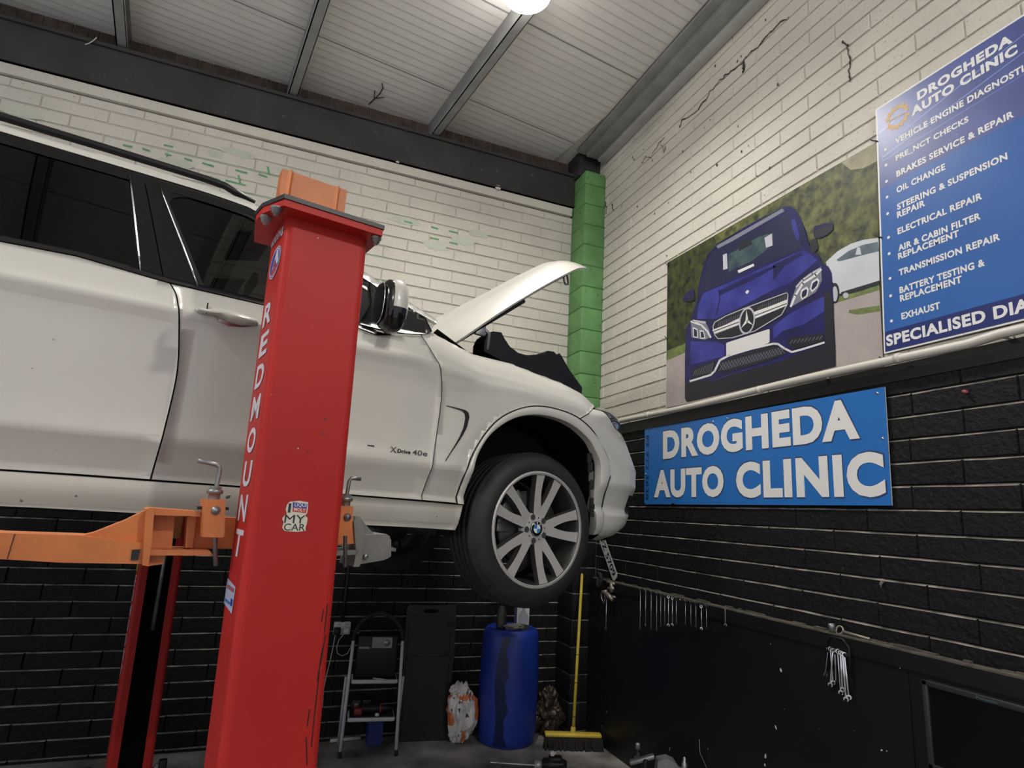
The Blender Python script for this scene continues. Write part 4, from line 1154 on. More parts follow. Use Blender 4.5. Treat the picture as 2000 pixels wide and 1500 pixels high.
mb = MB(); s, z, t = onside(402, 606, .034); mb.box((-.002, -.004, -.02), (.002, .004, .018), 'car_gap', T3(L(s, t, z))); both(mb, 'key_cover_seam', parents=FD)
mb = MB()
s0, z0 = PXS(765, 879); s1, z1 = PXS(838, 887.5); d = (L(s1, .9, z1)-L(s0, .9, z0)); wd_ = d.length; U = d.normalized(); tt = TB(s0, z0)+.004
O = L(s0-.010, tt+.002, z0)-EZ*.010
mb.text('X', O, U, EZ, .030, .024, 'chrome', .02); mb.text('Drive', O+U*.034+EZ*.001, U, EZ, .058, .017, 'gloss_black', .03); mb.text('40', O+U*.100, U, EZ, .046, .022, 'chrome', .01); mb.text('e', O+U*.150, U, EZ, .02, .015, 'chrome_dark', .01)
mb.build('badge', FD[0])
mb = MB(); s, z = PXS(724, 870.5); mb.box((-.014, -.002, -.002), (.014, .002, .002), 'car_gap', T3(L(s, TB(s, z)+.001, z))); mb.build('scratch', FD[0])
def ellip(mb, c, ax, m, zlo=-1, zhi=1, ex=2.6, nu=20, nv=12):
    def sp(v): return abs(v)**(2/ex)*(1 if v >= 0 else -1)
    Gd = []
    a0, a1 = math.asin(max(-1, zlo)), math.asin(min(1, zhi))
    for i in range(nv+1):
        a = a0+(a1-a0)*i/nv; row_ = []
        for k in range(nu+1):
            b = 2*pi*k/nu; row_.append(Vector((c[0]+ax[0]*sp(cos(a))*sp(cos(b)), c[1]+ax[1]*sp(cos(a))*sp(sin(b)), c[2]+ax[2]*sp(sin(a)))))
        Gd.append(row_)
    mb.grid(Gd, m, True)
mc = L(-.862, 1.045, 2.585)
mb = MB(); ellip(mb, mc, (.052, .075, .112), 'car_white', -.12, 1); cap = both(mb, 'mirror_cap', parents=FD)
mb = MB(); ellip(mb, mc, (.051, .074, .115), 'gloss_black', -1, -.12); ellip(mb, mc+Vector((-.028, 0, .0)), (.036, .070, .105), 'gloss_black')
mb.tube([mc+Vector((.0, .03, -.085)), L(-.83, .97, 2.53), L(-.82, .90, 2.54)], [.030, .028, .035], 'gloss_black', 10); both(mb, 'mirror_housing', parents=FD)
mb = MB(); ellip(mb, mc+Vector((-.064, 0, 0)), (.003, .062, .088), 'chrome'); both(mb, 'mirror_glass', parents=FD)
# --- nose
NZ = [1.665, 1.69, 1.75, 1.82, 1.90, 2.00, 2.05, 2.12, 2.20, 2.26, 2.30, 2.34, 2.38, 2.42]
NS = [.66, .765, .86, .90, .925, .945, .960, .915, .868, .835, .81, .78, .735, .67]
def smax(z): return itp(z, NZ, NS)
def sside(z): return itp(z, [1.66, 1.70, 1.80, 1.95, 2.023, 2.118, 2.207, 2.25, 2.262, 2.302, 2.345, 2.375, 2.42], [.452, .450, .445, .437, .424, .376, .30, .238, .214, .282, .352, .422, .50])
def nose(phi, z, off=0.0):
    s0, s1 = sside(z), smax(z)+off; t0 = TB(s0, z)
    p = abs(sin(phi)); q = abs(cos(phi))
    s = s0 + (s1-s0)*p**.86; t = (t0+off*.5)*q**.62*(1 if cos(phi) >= 0 else -1)
    return L(s, t, z)
PH = list(np.linspace(0, pi, 61))
def npatch(mb, z0, z1, p0, p1, m, off=0.0, nz=8, npz=20, flip=False):
    z0f = z0 if callable(z0) else (lambda p: z0); z1f = z1 if callable(z1) else (lambda p: z1)
    Gd = []
    for i in range(nz+1):
        Gd.append([nose(p, z0f(p)+(z1f(p)-z0f(p))*i/nz, off) for p in np.linspace(p0, p1, npz+1)])
    mb.grid(Gd, m, True, flip)
hb = lambda p: 2.352-.075*sin(min(p, pi-p)*1.0)**1 if False else itp(min(p, pi-p), [0, .12, .25, .5, .9, pi/2], [2.340, 2.338, 2.305, 2.25, 2.22, 2.21])
mb = MB()
npatch(mb, 1.69, hb, 0, pi, 'car_white', 0, 40, 70, False)
Gd = [[nose(p, 1.69) for p in PH], [nose(p, 1.665, -.02) for p in PH], [nose(p, 1.665, -.14) for p in PH]]
mb.grid(Gd, 'car_white', True, True)
mb.build('front_bumper', CAR)
mb = MB(); npatch(mb, lambda p: hb(p)+.004, lambda p: itp(p, [.0, .14, .5, .95], [2.362, 2.392, 2.41, 2.40]), .02, .92, 'lens', .002, 8, 16); 
HL = both(mb, 'headlamp')
mb = MB(); npatch(mb, lambda p: hb(p)+.02, lambda p: itp(p, [.0, .2, .5, .95], [2.36, 2.37, 2.385, 2.38]), .2, .8, 'chrome_dark', -.02, 4, 8); both(mb, 'reflector', parents=HL)
mb = MB(); npatch(mb, lambda p: hb(p)+.004, 2.41, .94, pi-.94, 'black_plastic', 0, 6, 20); mb.build('grille', CAR)
mb = MB()
for sg in (-1, 1):
    for k in range(8): mb.box((0, -.006, -.06), (.03, .006, .06), 'chrome_dark', T3(L(smax(2.33)-.0, sg*(.06+.024*k), 2.33)), .003)
mb.build('kidney_slats', CAR)
for (pc_, zc, hh, m) in ((.62, 1.86, .10, 'black_plastic'), (pi-.62, 1.86, .10, 'black_plastic'), (pi/2, 1.88, .09, 'black_plastic')):
    mb = MB(); npatch(mb, zc-hh/2, zc+hh/2, pc_-.22, pc_+.22, m, .004, 4, 8); mb.build('air_intake', CAR)
# slam panel and engine bay
mb = MB()
Gd = [[nose(p, 2.41) for p in PH], [L(.35, .80*cos(p), 2.44) for p in PH], [L(-.3, .78*cos(p), 2.42) for p in PH]]
mb.grid(Gd, 'black_plastic', True, True); mb.build('engine_bay', CAR)
mb = MB()
Gd = []
for d, tz in ((0, 0), (-.05, .004), (-.10, -.02)):
    Gd.append([L(s, TB(s, fend_top(s))+d, fend_top(s)+tz) for s in np.linspace(-.56, .47, 30)])
mb.grid(Gd, 'car_white', True); both(mb, 'wing_top', parents=FEN)
ep = [(945,686),(946,668),(952,655),(962,647),(979,649),(986,662),(996,677),(1012,689),(1030,694),(1064,691),(1070,685),(1082,687),(1087,692),(1093,690),(1098,697),(1112,722),(1137,757),(1136,772),(1060,745)]
E_ = [CS(a, b, .62) for a, b in ep]
mb = MB(); mb.prism([L(s, .62, z) for s, z in E_], L(0, .50, 0)-L(0, .62, 0), 'black_plastic'); mb.build('engine_bay_trim', CAR)
mb = MB()
for k in range(3): mb.box((-.22+.16*k, -.45, 2.42-ZC), (-.10+.16*k, .3, 2.52-ZC), 'black_plastic', bevel=.03)
mb.build('engine_cover', CAR)
# bonnet: clamshell panel, hinged at the screen
ha = CS(885, 664, .75); hb2 = CS(1150, 516, .66)
HANG = atan2(3.258-2.607, .46+.411)
BON = radians(38.3)
bo = L(-.455, 0, 2.590); bu = Vector((cos(BON), 0, sin(BON))); bn = Vector((-sin(BON), 0, cos(BON)))
def bon(u, v, lift=0.0):
    """u 0..1 hinge to nose, v -1..1 across"""
    av = abs(v)
    half = itp(u, [0, .08, .5, .8, .93, 1], [.75, .775, .765, .74, .71, .67])
    length = 1.20 - .05*av**2.5
    drop = .085*max(0, (av-.70)/.30)**1.8
    ridge = .012*math.exp(-((av-.62)/.07)**2)
    nosed = .03*max(0, (u-.85)/.15)**2
    crown = .030*(1-av*av) + .022*sin(pi*min(1, u*1.0))**1.0
    return bo + bu*(u*length) + EY*(-v*half) + bn*(crown - drop + ridge - nosed + lift + .055)
mb = MB()
us = list(np.linspace(0, 1, 34)); vs = list(np.linspace(-1, 1, 57))
mb.grid([[bon(u, v) for v in vs] for u in us], 'car_white', True)
mb.grid([[bon(u*.985+.007, v*.985, -.018) for v in vs] for u in us], 'car_white', True, True)
ed = [(u, 1) for u in us] + [(1, v) for v in vs[::-1]] + [(u, -1) for u in us[::-1]] + [(0, v) for v in vs]
V = [bon(u, v) for u, v in ed] + [bon(u*.985+.007, v*.985, -.018) for u, v in ed]; n = len(ed)
mb.add(V, [(i, (i+1) % n, n+(i+1) % n, n+i) for i in range(n)], 'car_white', True)
BONN = mb.build('bonnet', CAR)
for v in (1, -1):
    mb = MB(); mb.tube([bon(u, v*.965, -.026) for u in np.linspace(.03, .80, 20)], .007, 'black_rubber', 6)
    mb.build('bonnet_seal', BONN)
mb = MB(); mb.grid([[bon(u, v, -.024) for v in np.linspace(-.9, .9, 12)] for u in np.linspace(.06, .9, 12)], 'headliner', True, True); mb.build('bonnet_lining', BONN)
for sg in (1, -1):
    mb = MB(); mb.box((-.02, -.02, -.03), (.30, .02, .004), 'black_plastic', MX(bon(.22, sg*.93, -.03), bu, EY, bn), .008)
    mb.box((-.16, -.03, -.03), (.02, .02, .0), 'black_plastic', MX(bon(.20, sg*.90, -.045), bu, EY, bn), .008)
    mb.build('bonnet_buffer', BONN)
for sg in (1, -1):
    mb = MB(); p = bon(.20, sg*.92, -.05); q = L(-.20, sg*.70, 2.60)
    mb.tube([p, p*.5+q*.5+Vector((.03, 0, .03)), q], .011, 'dull_steel', 8); mb.box((-.03, -.012, -.05), (.03, .012, .03), 'zinc', T3(p), .006)
    mb.tube([L(-.14, sg*.66, 2.56), bon(.45, sg*.90, -.04)], .007, 'black_plastic', 8) if False else None
    mb.build('bonnet_hinge', CAR)
for sg in (1, -1):
    mb = MB(); p = bon(.915, sg*.80, -.03)
    mb.box((-.05, -.03, -.03), (.05, .03, .0), 'black_plastic', MX(p, bu, EY, bn), .006)
    hk = p - bn*.02 + bu*.0
    mb.tube([hk+EX*.012, hk+Vector((.03, 0, -.07)), hk+Vector((.032, 0, -.095)), hk+Vector((.012, 0, -.10)), hk+Vector((-.0, 0, -.08)), hk-EX*.012], .0055, 'dull_steel', 6)
    mb.build('bonnet_latch', BONN)
# underbody
mb = MB(); mb.box((-3.6, -.78, 1.70-ZC), (-.35, .78, 1.86-ZC), 'car_gap'); mb.box((-.45, -.50, 1.72-ZC), (.72, .50, 2.2-ZC), 'car_gap')
mb.box((-3.6, -.52, 1.74-ZC), (-2.3, .52, 2.2-ZC), 'car_gap')
mb.box((-.5, -.70, 1.66-ZC), (.70, .70, 1.72-ZC), 'black_plastic', bevel=.02); mb.build('underbody', CAR)
mb = MB()                                            # near-black backing that puts the shade into the shut lines
patch(mb, [(-2.4, 2.53), (-.62, 2.50), (-.50, 2.2), (-.50, 1.80), (-2.3, 1.80), (-2.3, 1.9)], 'car_gap', off=-.016, rim=0); both(mb, 'gap_backing')
# --- wheels
def wheel_parts(sgn):
    """local axis: +z outwards; returns builders"""
    out = []
    RT, W = .362, .255
    mb = MB()
    prof = [(.262, 0.0), (.268, .004), (.285, .008), (.305, .007), (.325, .001), (.340, -.010), (.352, -.026), (.359, -.042)]
    g = []
    z = -.042
    for a, b in ((-.042, -.075), (-.087, -.118), (-.130, -.157), (-.169, -.200), (-.212, -.238)):
        g += [(.362, a-.002), (.3625, (a+b)/2), (.362, b), (.353, b-.0015), (.353, b-.0105)]
    prof = prof + g[:-2] + [(.355, -.250), (.340, -.264), (.32, -.272), (.29, -.276), (.262, -.27)]
    mb.lathe([(r_, z_ if z_ > -.04 else -.04+(z_+.04)*.90) for r_, z_ in prof], Matrix.Identity(4), 'tyre', 72, True)
    i = mb.mi('tyre_groove')
    out.append(('tyre', mb, None))
    mb = MB()
    mb.lathe([(.268, -.004), (.272, .003), (.268, .009), (.260, .010), (.254, .004), (.250, -.02), (.243, -.05), (.238, -.10), (.236, -.24), (.262, -.262)], Matrix.Identity(4), 'rim_dark', 72, True)
    mb.lathe([(.2715, .002), (.2695, .0085), (.262, .0105), (.255, .007)], Matrix.Identity(4), 'rim_face', 72, True)
    # ten spokes in five pairs
    for k in range(5):
        for h_ in (-1, 1):
            am = radians(5+72*k); a = am + h_*radians(12.5)
            c = Vector((cos(am+h_*radians(6.0)), sin(am+h_*radians(6.0)), 0)); e = Vector((cos(a), sin(a), 0))
            P0 = c*.058; P1 = e*.253
            bow = Vector((-sin(am), cos(am), 0))*h_
            rows_ = []
            for i in range(9):
                f = i/8; p = P0.lerp(P1, f) + bow*(.007*sin(pi*f))
                d = (P1-P0).normalized(); nrm_ = Vector((-d.y, d.x, 0))
                w = .0135*(1-f)**1.5+.0125+.013*f**2.2
                zz = -.016+.018*f - .012*(1-f)*f
                tw = -h_*.006
                rows_.append([p - nrm_*(w*1.25) + EZ*(zz-.030), p - nrm_*w + EZ*(zz-.001), p + nrm_*w + EZ*zz, p + nrm_*(w*1.25) + EZ*(zz-.030)])
            V = [q for r_ in rows_ for q in r_]
            F1 = []; F2 = []
            for i in range(8):
                b = i*4
                F2 += [(b, b+4, b+5, b+1), (b+2, b+6, b+7, b+3)]; F1.append((b+1, b+5, b+6, b+2))
            mb.add(V, [tuple(reversed(f)) for f in F1], 'rim_face', False); mb.add(V, [tuple(reversed(f)) for f in F2], 'rim_dark', False)
    # hub disc with bolt wells
    mb.lathe([(.0, -.016), (.062, -.016), (.072, -.020), (.080, -.05)], Matrix.Identity(4), 'rim_face', 40, True)
    for k in range(5):
        a = radians(5+36+72*k); mb.lathe([(0, -.0145), (.0105, -.0145), (.0135, -.0135), (.0145, -.0155)], T3((.057*cos(a), .057*sin(a), 0)), 'rim_dark', 14)
        a = radians(5+72*k); mb.lathe([(0, -.0152), (.0035, -.0152)], T3((.052*cos(a), .052*sin(a), .0)), 'gloss_black', 8)
    out.append(('rim', mb, None))
    mb = MB(); mb.lathe([(0, -.009), (.030, -.009), (.0335, -.011), (.035, -.017)], Matrix.Identity(4), 'gloss_black', 32)
    for k in range(4):
        V = [(0, 0, -.0083)] + [(.0205*cos(radians(90*k+90*i/8)), .0205*sin(radians(90*k+90*i/8)), -.0083) for i in range(9)]
        mb.add(V, [(0, i, i+1) for i in range(1, 9)], 'logo_white' if k % 2 == 0 else 'logo_blue')
    mb.lathe([(.0205, -.0082), (.0215, -.0078), (.0225, -.0082)], Matrix.Identity(4), 'chrome', 28)
    mb.lathe([(.0320, -.0092), (.0330, -.0086), (.0345, -.0098)], Matrix.Identity(4), 'chrome', 28)
    for q, chx in enumerate('BMW'):
        a = radians(128-38*q); r_ = .0262; up = Vector((cos(a), sin(a), 0)); ri = Vector((up.y, -up.x, 0))
        mb.text(chx, up*(r_-.0035)-ri*.0035+EZ*-.0081, ri, up, .007, .0075, 'logo_white', .02)
    out.append(('centre_cap', mb, 'rim'))
    mb = MB(); mb.lathe([(.06, -.07), (.175, -.075), (.178, -.085), (.178, -.105), (.06, -.105)], Matrix.Identity(4), 'brake', 40)
    mb.lathe([(0, -.045), (.07, -.05), (.075, -.09)], Matrix.Identity(4), 'rim_dark', 24)
    out.append(('brake_disc', mb, None))
    mb = MB()
    for i in range(6):
        a = radians(120+i*12); X = MX((.165*cos(a), .165*sin(a), -.09), (cos(a), sin(a), 0), (-sin(a), cos(a), 0), EZ); mb.box((-.045, -.022, -.04), (.03, .022, .03), 'dull_steel', X, .006)
    out.append(('brake_caliper', mb, None))
    return out
def add_wheel(s, t, z, right=True, steer=0.0):
    e = bpy.data.objects.new('wheel', None); COL.objects.link(e); e.parent = CAR; e.empty_display_size = .1
    ax = Vector((0, -1, 0)) if right else Vector((0, 1, 0))
    ux = Vector((1, 0, 0)); uy = ax.cross(ux)
    Rm = MX(L(s, t, z), ux, uy, ax)
    if steer: Rm = T3(L(s, t, z)) @ Matrix.Rotation(steer, 4, 'Z') @ T3(-L(s, t, z)) @ Rm
    e.matrix_local = Rm
    return e
W0 = add_wheel(0, .945, 1.713, True, radians(3))
made = {}
for nm, mbw, par in wheel_parts(1):
    o = mbw.build(nm, W0); made[nm] = o
for (s, t, r_, st) in ((0, -.945, False, radians(3)), (-WB, .945, True, 0), (-WB, -.945, False, 0)):
    w = add_wheel(s, t, 1.713, r_, st)
    for nm, o in made.items():
        c = o.copy(); COL.objects.link(c); c.parent = w

# ================================================================== THE TWO-POST LIFT
CARD = Vector((HD.x, HD.y, 0)); TN = NR.copy()
ORG = Vector((WC.x, WC.y, 0)) - NR*.94             # car centre line at the front axle, on the floor
def cpt(s, t, z): p = ORG + HD*s + NR*t; return Vector((p.x, p.y, z))
def post_profile(w, d, th=.012, r=.022, lip=.055):
    """C section in (along s, along t) with t=0 the outer face and the mouth at t=-d"""
    o = []
    def arc(cx, cy, a0, a1, rr): return [(cx+rr*cos(radians(a0+(a1-a0)*i/5)), cy+rr*sin(radians(a0+(a1-a0)*i/5))) for i in range(6)]
    h = w/2
    o += [(-h+lip, -d)] + arc(-h+r, -d+r, 270, 180, r) + arc(-h+r, -r, 180, 90, r) + arc(h-r, -r, 90, 0, r) + arc(h-r, -d+r, 0, -90, r) + [(h-lip, -d)]
    q = r-th*.5; k = th
    i_ = [(h-lip, -d+k)] + arc(h-k-q, -d+k+q, -90, 0, q) + arc(h-k-q, -k-q, 0, 90, q) + arc(-h+k+q, -k-q, 90, 180, q) + arc(-h+k+q, -d+k+q, 180, 270, q) + [(-h+lip, -d+k)]
    return o, i_
NPT = cpt(-1.258, 1.625, 0)                          # foot of the near post (outer face middle)
LEAN = radians(1.05)
def post_frame(base, out):
    """local frame: x along the car's heading, y outwards (away from the car), z up"""
    o = bpy.data.objects.new('lift_post', None); COL.objects.link(o)
    y = out; x = HD
    if x.cross(y).z < 0: x = -HD
    M0 = MX(base, x, y, EZ)
    o.matrix_world = M0
    return o, x
def build_post(base, out, near):
    o, x = post_frame(base, out)
    sg = 1 if (x - HD).length < .1 else -1          # sign of local x against heading
    W, D, H = .242, .205, 2.565
    ln = lambda p: (p[0] - sg*LEAN*p[2], p[1], p[2])
    a, b = post_profile(W, D)
    mb = MB(); P = a + b; n = len(P); K = [0, .6, 1.2, 1.8, H]
    V = [ln((q[0], q[1], z)) for z in K for q in P]
    F = []
    for r_ in range(len(K)-1):
        for i in range(n):
            j = (i+1) % n; F.append((r_*n+i, r_*n+j, (r_+1)*n+j, (r_+1)*n+i))
    na = len(a)
    for i in range(n):
        pass
    A_ = sum(P[i][0]*P[(i+1) % n][1]-P[(i+1) % n][0]*P[i][1] for i in range(n))
    if A_ < 0: F = [tuple(reversed(f)) for f in F]
    mb.add(V, F, 'red_paint', False)
    mb.build('column', o)
    mb = MB(); mb.box((-.02-.19, -D-.04, 0), (.21, .11, .018), 'red_paint', None)
    mb.build('base_plate', o)
    for (bx, by) in ((-.175, .07), (.175, .07), (-.175, -.19), (.175, -.19), (0, .075)):
        mb = MB(); mb.lathe([(0, .05), (.012, .05), (.012, .035), (.018, .035), (.018, .018)], T3((bx, by, 0)), 'zinc', 6); mb.build('anchor_bolt', o)
    ox = -sg*LEAN*H
    mb = MB()
    ql = lambda a: -sg*a if near else a
    loop = [(-.022-W/2, .055), (W/2+.022, .055), (W/2+.030, -.02), (W/2+.024, -D-.05), (-W/2-.04, -D-.05), (-W/2-.066, -.10), (-W/2-.060, -.035)]
    if sg < 0: loop = [(-p, q) for p, q in loop]
    mb.prism([(ox+p, q, H) for p, q in loop], (0, 0, .020), 'red_paint'); mb.build('cap_flange', o)
    mb = MB(); mb.prism([(ox+p*1.02, q*1.0+(.004 if q > 0 else -.004), H+.020) for p, q in loop], (0, 0, .013), 'black_paint'); mb.build('cap_plate', o)
    for (bx, by) in ((-sg*(W/2+.034), .026), (-sg*(W/2+.046), -.050), (sg*(W/2+.012), .030), (sg*(W/2+.010), -.15)):
        mb = MB(); mb.lathe([(0, -.022), (.007, -.022), (.0085, -.016), (.0125, -.015), (.0125, -.007), (.017, -.005), (.017, .0)], T3((ox+bx, by, H)), 'dull_steel', 10); mb.build('cap_bolt', o)
    # orange carriage inside the mouth, carrying the arms
    mb = MB()
    cz0, cz1 = 1.50, 1.80
    mb.box((-.085-sg*LEAN*1.6, -D-.07, cz0), (.085-sg*LEAN*1.6, -.03, cz1), 'orange_paint', None, .008)
    mb.build('carriage', o)
    mb = MB(); mb.box((ox-.095, -D+.02, 0), (ox-.088, -.03, H), 'black_paint') if False else None
    return o, sg, W, D, H, ox
near, sg, W, D, H, ox = build_post(NPT, NR, True)
tag(near, 'near red lift post with white vertical lettering down its side', 'lift post', 'lift posts')
NI = near.matrix_world.inverted()
def nl(p): return NI @ Vector(p)
# orange top channel standing above the cap
mb = MB()
k = ox
y0 = -.13
P = [(-.085, y0), (-.062, y0), (-.054, y0+.012), (-.046, y0), (.085, y0), (.093, y0+.012), (.101, y0), (.118, y0), (.118, y0-.05), (-.085, y0-.05)]
P = [(-sg*a, b) for a, b in P] if sg < 0 else P
mb.prism([(k+.012+a, b, H+.033) for a, b in P], (0, 0, .175), 'orange_paint'); mb.build('top_channel', near)
# white letters down the rear-facing side of the post: local x side towards -heading
xs = -sg*(W/2+.0012)
def nside(body, zc, hgt, y0, y1, m, bold=.03, grow=0, dx=0.0):
    z0 = zc-hgt/2; lx = -sg*LEAN*zc
    mb.text(body, (lx+xs-sg*dx, y0, z0), (0, 1, 0), EZ, y1-y0, hgt, m, bold, grow)
mb = MB()
zs = [CS(515, 612, 1.52)[1], CS(509, 674, 1.52)[1], CS(503, 735, 1.52)[1], CS(497, 799, 1.52)[1], CS(488, 861, 1.52)[1], CS(481, 923, 1.52)[1], CS(474, 994, 1.52)[1], CS(468, 1060, 1.52)[1]]
zA, zB = zs[0], zs[-1]
ZL = [zA + (zB-zA)*i/7 for i in range(8)]
for chx, z in zip('REDMOUNT', ZL): nside(chx, z, .070, -.150, -.045, 'letter_white')
mb.build('lettering', near)
mb = MB()
zt1 = CS(533, 455, 1.55)[1]
nside('4000kg', zt1, .036, -.185, -.022, 'letter_white', .03); mb.build('capacity_lettering', near)
mb = MB()
ze = CS(528, 508, 1.55)[1]; yc = -.085
def disc(ry, rz, m, dx):
    mb.poly([(-sg*LEAN*ze+xs-sg*dx, yc+ry*cos(a), ze+rz*sin(a)) for a in np.linspace(0, 2*pi*sg*-1, 33)[:-1]], m)
disc(.068, .048, 'letter_white', .0002); disc(.064, .045, 'emblem_blue', .0004); disc(.060, .042, 'letter_white', .0006); disc(.056, .039, 'emblem_blue', .0008)
q = lambda a, b: (-sg*LEAN*ze+xs-sg*.0012, yc+a, ze+b)
mb.poly([q(-.035, -.030), q(.035, -.012), q(.048, -.02), q(.02, -.037), q(-.01, -.040)], 'red_sticker')
mb.poly([q(-.030, -.024), q(.012, .036), q(.030, .030), q(.052, -.010), q(.030, -.020), q(.012, .010), q(-.004, -.012)], 'letter_white')
mb.poly([q(-.02, -.012), q(.0, .012), q(.012, -.010)], 'red_sticker')
mb.build('emblem', near)
mb = MB()                                            # small information label
z1, z2 = CS(456, 1143, 1.5)[1], CS(450, 1178, 1.5)[1]; zc = (z1+z2)/2
lx = -sg*LEAN*zc+xs
mb.poly([(lx, -.205+.015, zc-.032), (lx, -.06, zc-.040), (lx, -.06, zc+.026), (lx, -.19, zc+.034)], 'sticker_lilac')
for yy, zz, ww, hh, m in ((-.18, .010, .105, .010, 'pinkish'), (-.18, -.004, .08, .004, 'p_silver'), (-.18, -.012, .07, .003, 'p_silver'), (-.18, -.024, .075, .007, 'logo_blue'), (-.098, -.024, .028, .018, 'emblem_blue')):
    mb.poly([(lx-sg*.0006, yy, zc+zz), (lx-sg*.0006, yy+ww, zc+zz), (lx-sg*.0006, yy+ww, zc+zz+hh), (lx-sg*.0006, yy, zc+zz+hh)], m)
mb.build('information_label', near)
# sticker on the big face
def face(px, py, dy=.0015):
    d = ray(px, py); n_ = NR; base = NPT + NR*dy
    k_ = n_.dot(base-CAMP)/n_.dot(d); return nl(CAMP + d*k_)
mb = MB()
out_ = [(561,985),(566,980),(585,978),(602,981),(602,990),(600,1002),(596,1007),(601,1012),(599,1024),(597,1030),(597,1037),(580,1039),(556,1037),(551,1031),(554,1020),(551,1013),(556,1006),(560,1004),(558,994)]
mb.poly([face(*p) for p in out_], 'cream')
mb.poly([face(*p, .0022) for p in [(572,981),(601,984),(599,993),(572,991)]], 'emblem_blue')
mb.poly([face(*p, .0022) for p in [(572,991),(599,993),(598,1002),(571,999)]], 'red_sticker')
def ftext(body, a, b, hgt, m, bold, dy):
    A, B = face(*a, dy), face(*b, dy); U = (B-A).normalized(); mb.text(body, A, U, Vector((0, 0, 1)), (B-A).length, hgt, m, bold)
ftext('LIQUI', (575, 990), (598, 991.5), .010, 'sign_white', .01, .003); ftext('MOLY', (574, 998), (596, 1000), .009, 'sign_white', .01, .003)
ftext('I', (562, 1001), (567, 1001), .024, 'gloss_black', .0, .0025)
ftext('MY', (555, 1021), (595, 1022.5), .021, 'gloss_black', .0, .0025); ftext('CAR', (554, 1036), (595, 1037), .018, 'gloss_black', .0, .0025)
mb.build('sticker', near)
mb = MB()
for px, py, r in ((621, 465, .0022), (582, 876, .0022), (700, 555, .001), (530, 770, .0012)):
    c = face(px, py); mb.poly([c + Vector((r*cos(a), 0, r*sin(a))) for a in [-2*pi*i/7 for i in range(7)]][::sg], 'chip_white')
for px, py, r in ((636, 818, .004), (630, 848, .004), (600, 882, .003)):
    c = face(px, py); mb.poly([c + Vector((r*cos(a), 0, r*1.3*sin(a))) for a in [-2*pi*i/7 for i in range(7)]][::sg], 'red_dark')
for (x0, y0, x1, y1) in ((640,1180,634,1235),(636,1240,626,1300),(632,1190,628,1215),(624,1310,614,1400),(605,1385,600,1420),(614,1400,608,1460),(598,1440,600,1495),(630,1265,620,1330)):
    a, b = face(x0, y0), face(x1, y1); w = Vector((.0012, 0, 0))
    mb.poly([a-w, b-w, b+w, a+w][::-sg], 'black_paint')
mb.build('paint_chip', near)
# arms: shapes laid out in upright planes beside the car
def cpl(pix, t): return [CS(a, b, t) for a, b in pix]
def armpr(mb, pix, t, d, m):
    P = cpl(pix, t)
    mb.prism([nl(cpt(s, t, z)) for s, z in P], nl(cpt(0, t-d, 0))-nl(cpt(0, t, 0)), m)
TA = 1.44
arm = bpy.data.objects.new('lift_arm', None)
mb = MB()
armpr(mb, [(-260,1015),(0,1041),(160,1046),(290,1062),(290,1102),(120,1099),(0,1092),(-260,1070)], TA, .11, 'orange_paint')
rear_arm = mb.build('lift_arm', near); rear_arm['label'] = 'orange rear arm'
mb = MB(); armpr(mb, [(160,1046),(182,1041),(246,1016),(286,996),(300,992),(290,1062)], TA-.02, .07, 'orange_paint')
armpr(mb, [(286,995),(294,992),(302,992),(296,1062),(290,1106),(278,1104)], TA+.02, .15, 'orange_paint')
mb.build('gusset', rear_arm)
mb = MB()
for zz in ((297,992,390,999,392,1009,300,1006), (291,1073,410,1076,418,1085,291,1085)):
    armpr(mb, [(zz[0],zz[1]),(zz[2],zz[3]),(zz[4],zz[5]),(zz[6],zz[7])], TA+.01, .14, 'orange_paint')
armpr(mb, [(300,1006),(341,1007),(336,1071),(293,1073)], TA-.05, .06, 'orange_paint')
armpr(mb, [(291,1085),(322,1085),(318,1102),(300,1104),(290,1106)], TA-.02, .08, 'orange_paint')
mb.build('fork', rear_arm)
mb = MB(); armpr(mb, [(258,1074),(274,1073),(270,1094),(255,1094)], TA+.004, .006, 'black_paint'); mb.build('stop_plate', rear_arm)
mb = MB(); armpr(mb, [(28,1043),(30,1043),(15,1092),(13,1092)], TA+.0015, .002, 'black_paint'); mb.build('sleeve_joint', rear_arm)
mb = MB()
armpr(mb, [(378,1008),(475,1012),(475,1072),(366,1071),(370,1020)], TA-.06, .05, 'orange_paint'); armpr(mb, [(366,1010),(384,1008),(376,1070),(362,1070)], TA-.03, .05, 'orange_paint')
mb.build('carriage_plate', near)
mb = MB(); armpr(mb, [(620,1008),(700,1010),(694,1062),(610,1066)], TA-.06, .05, 'orange_paint'); mb.build('carriage_plate', near)
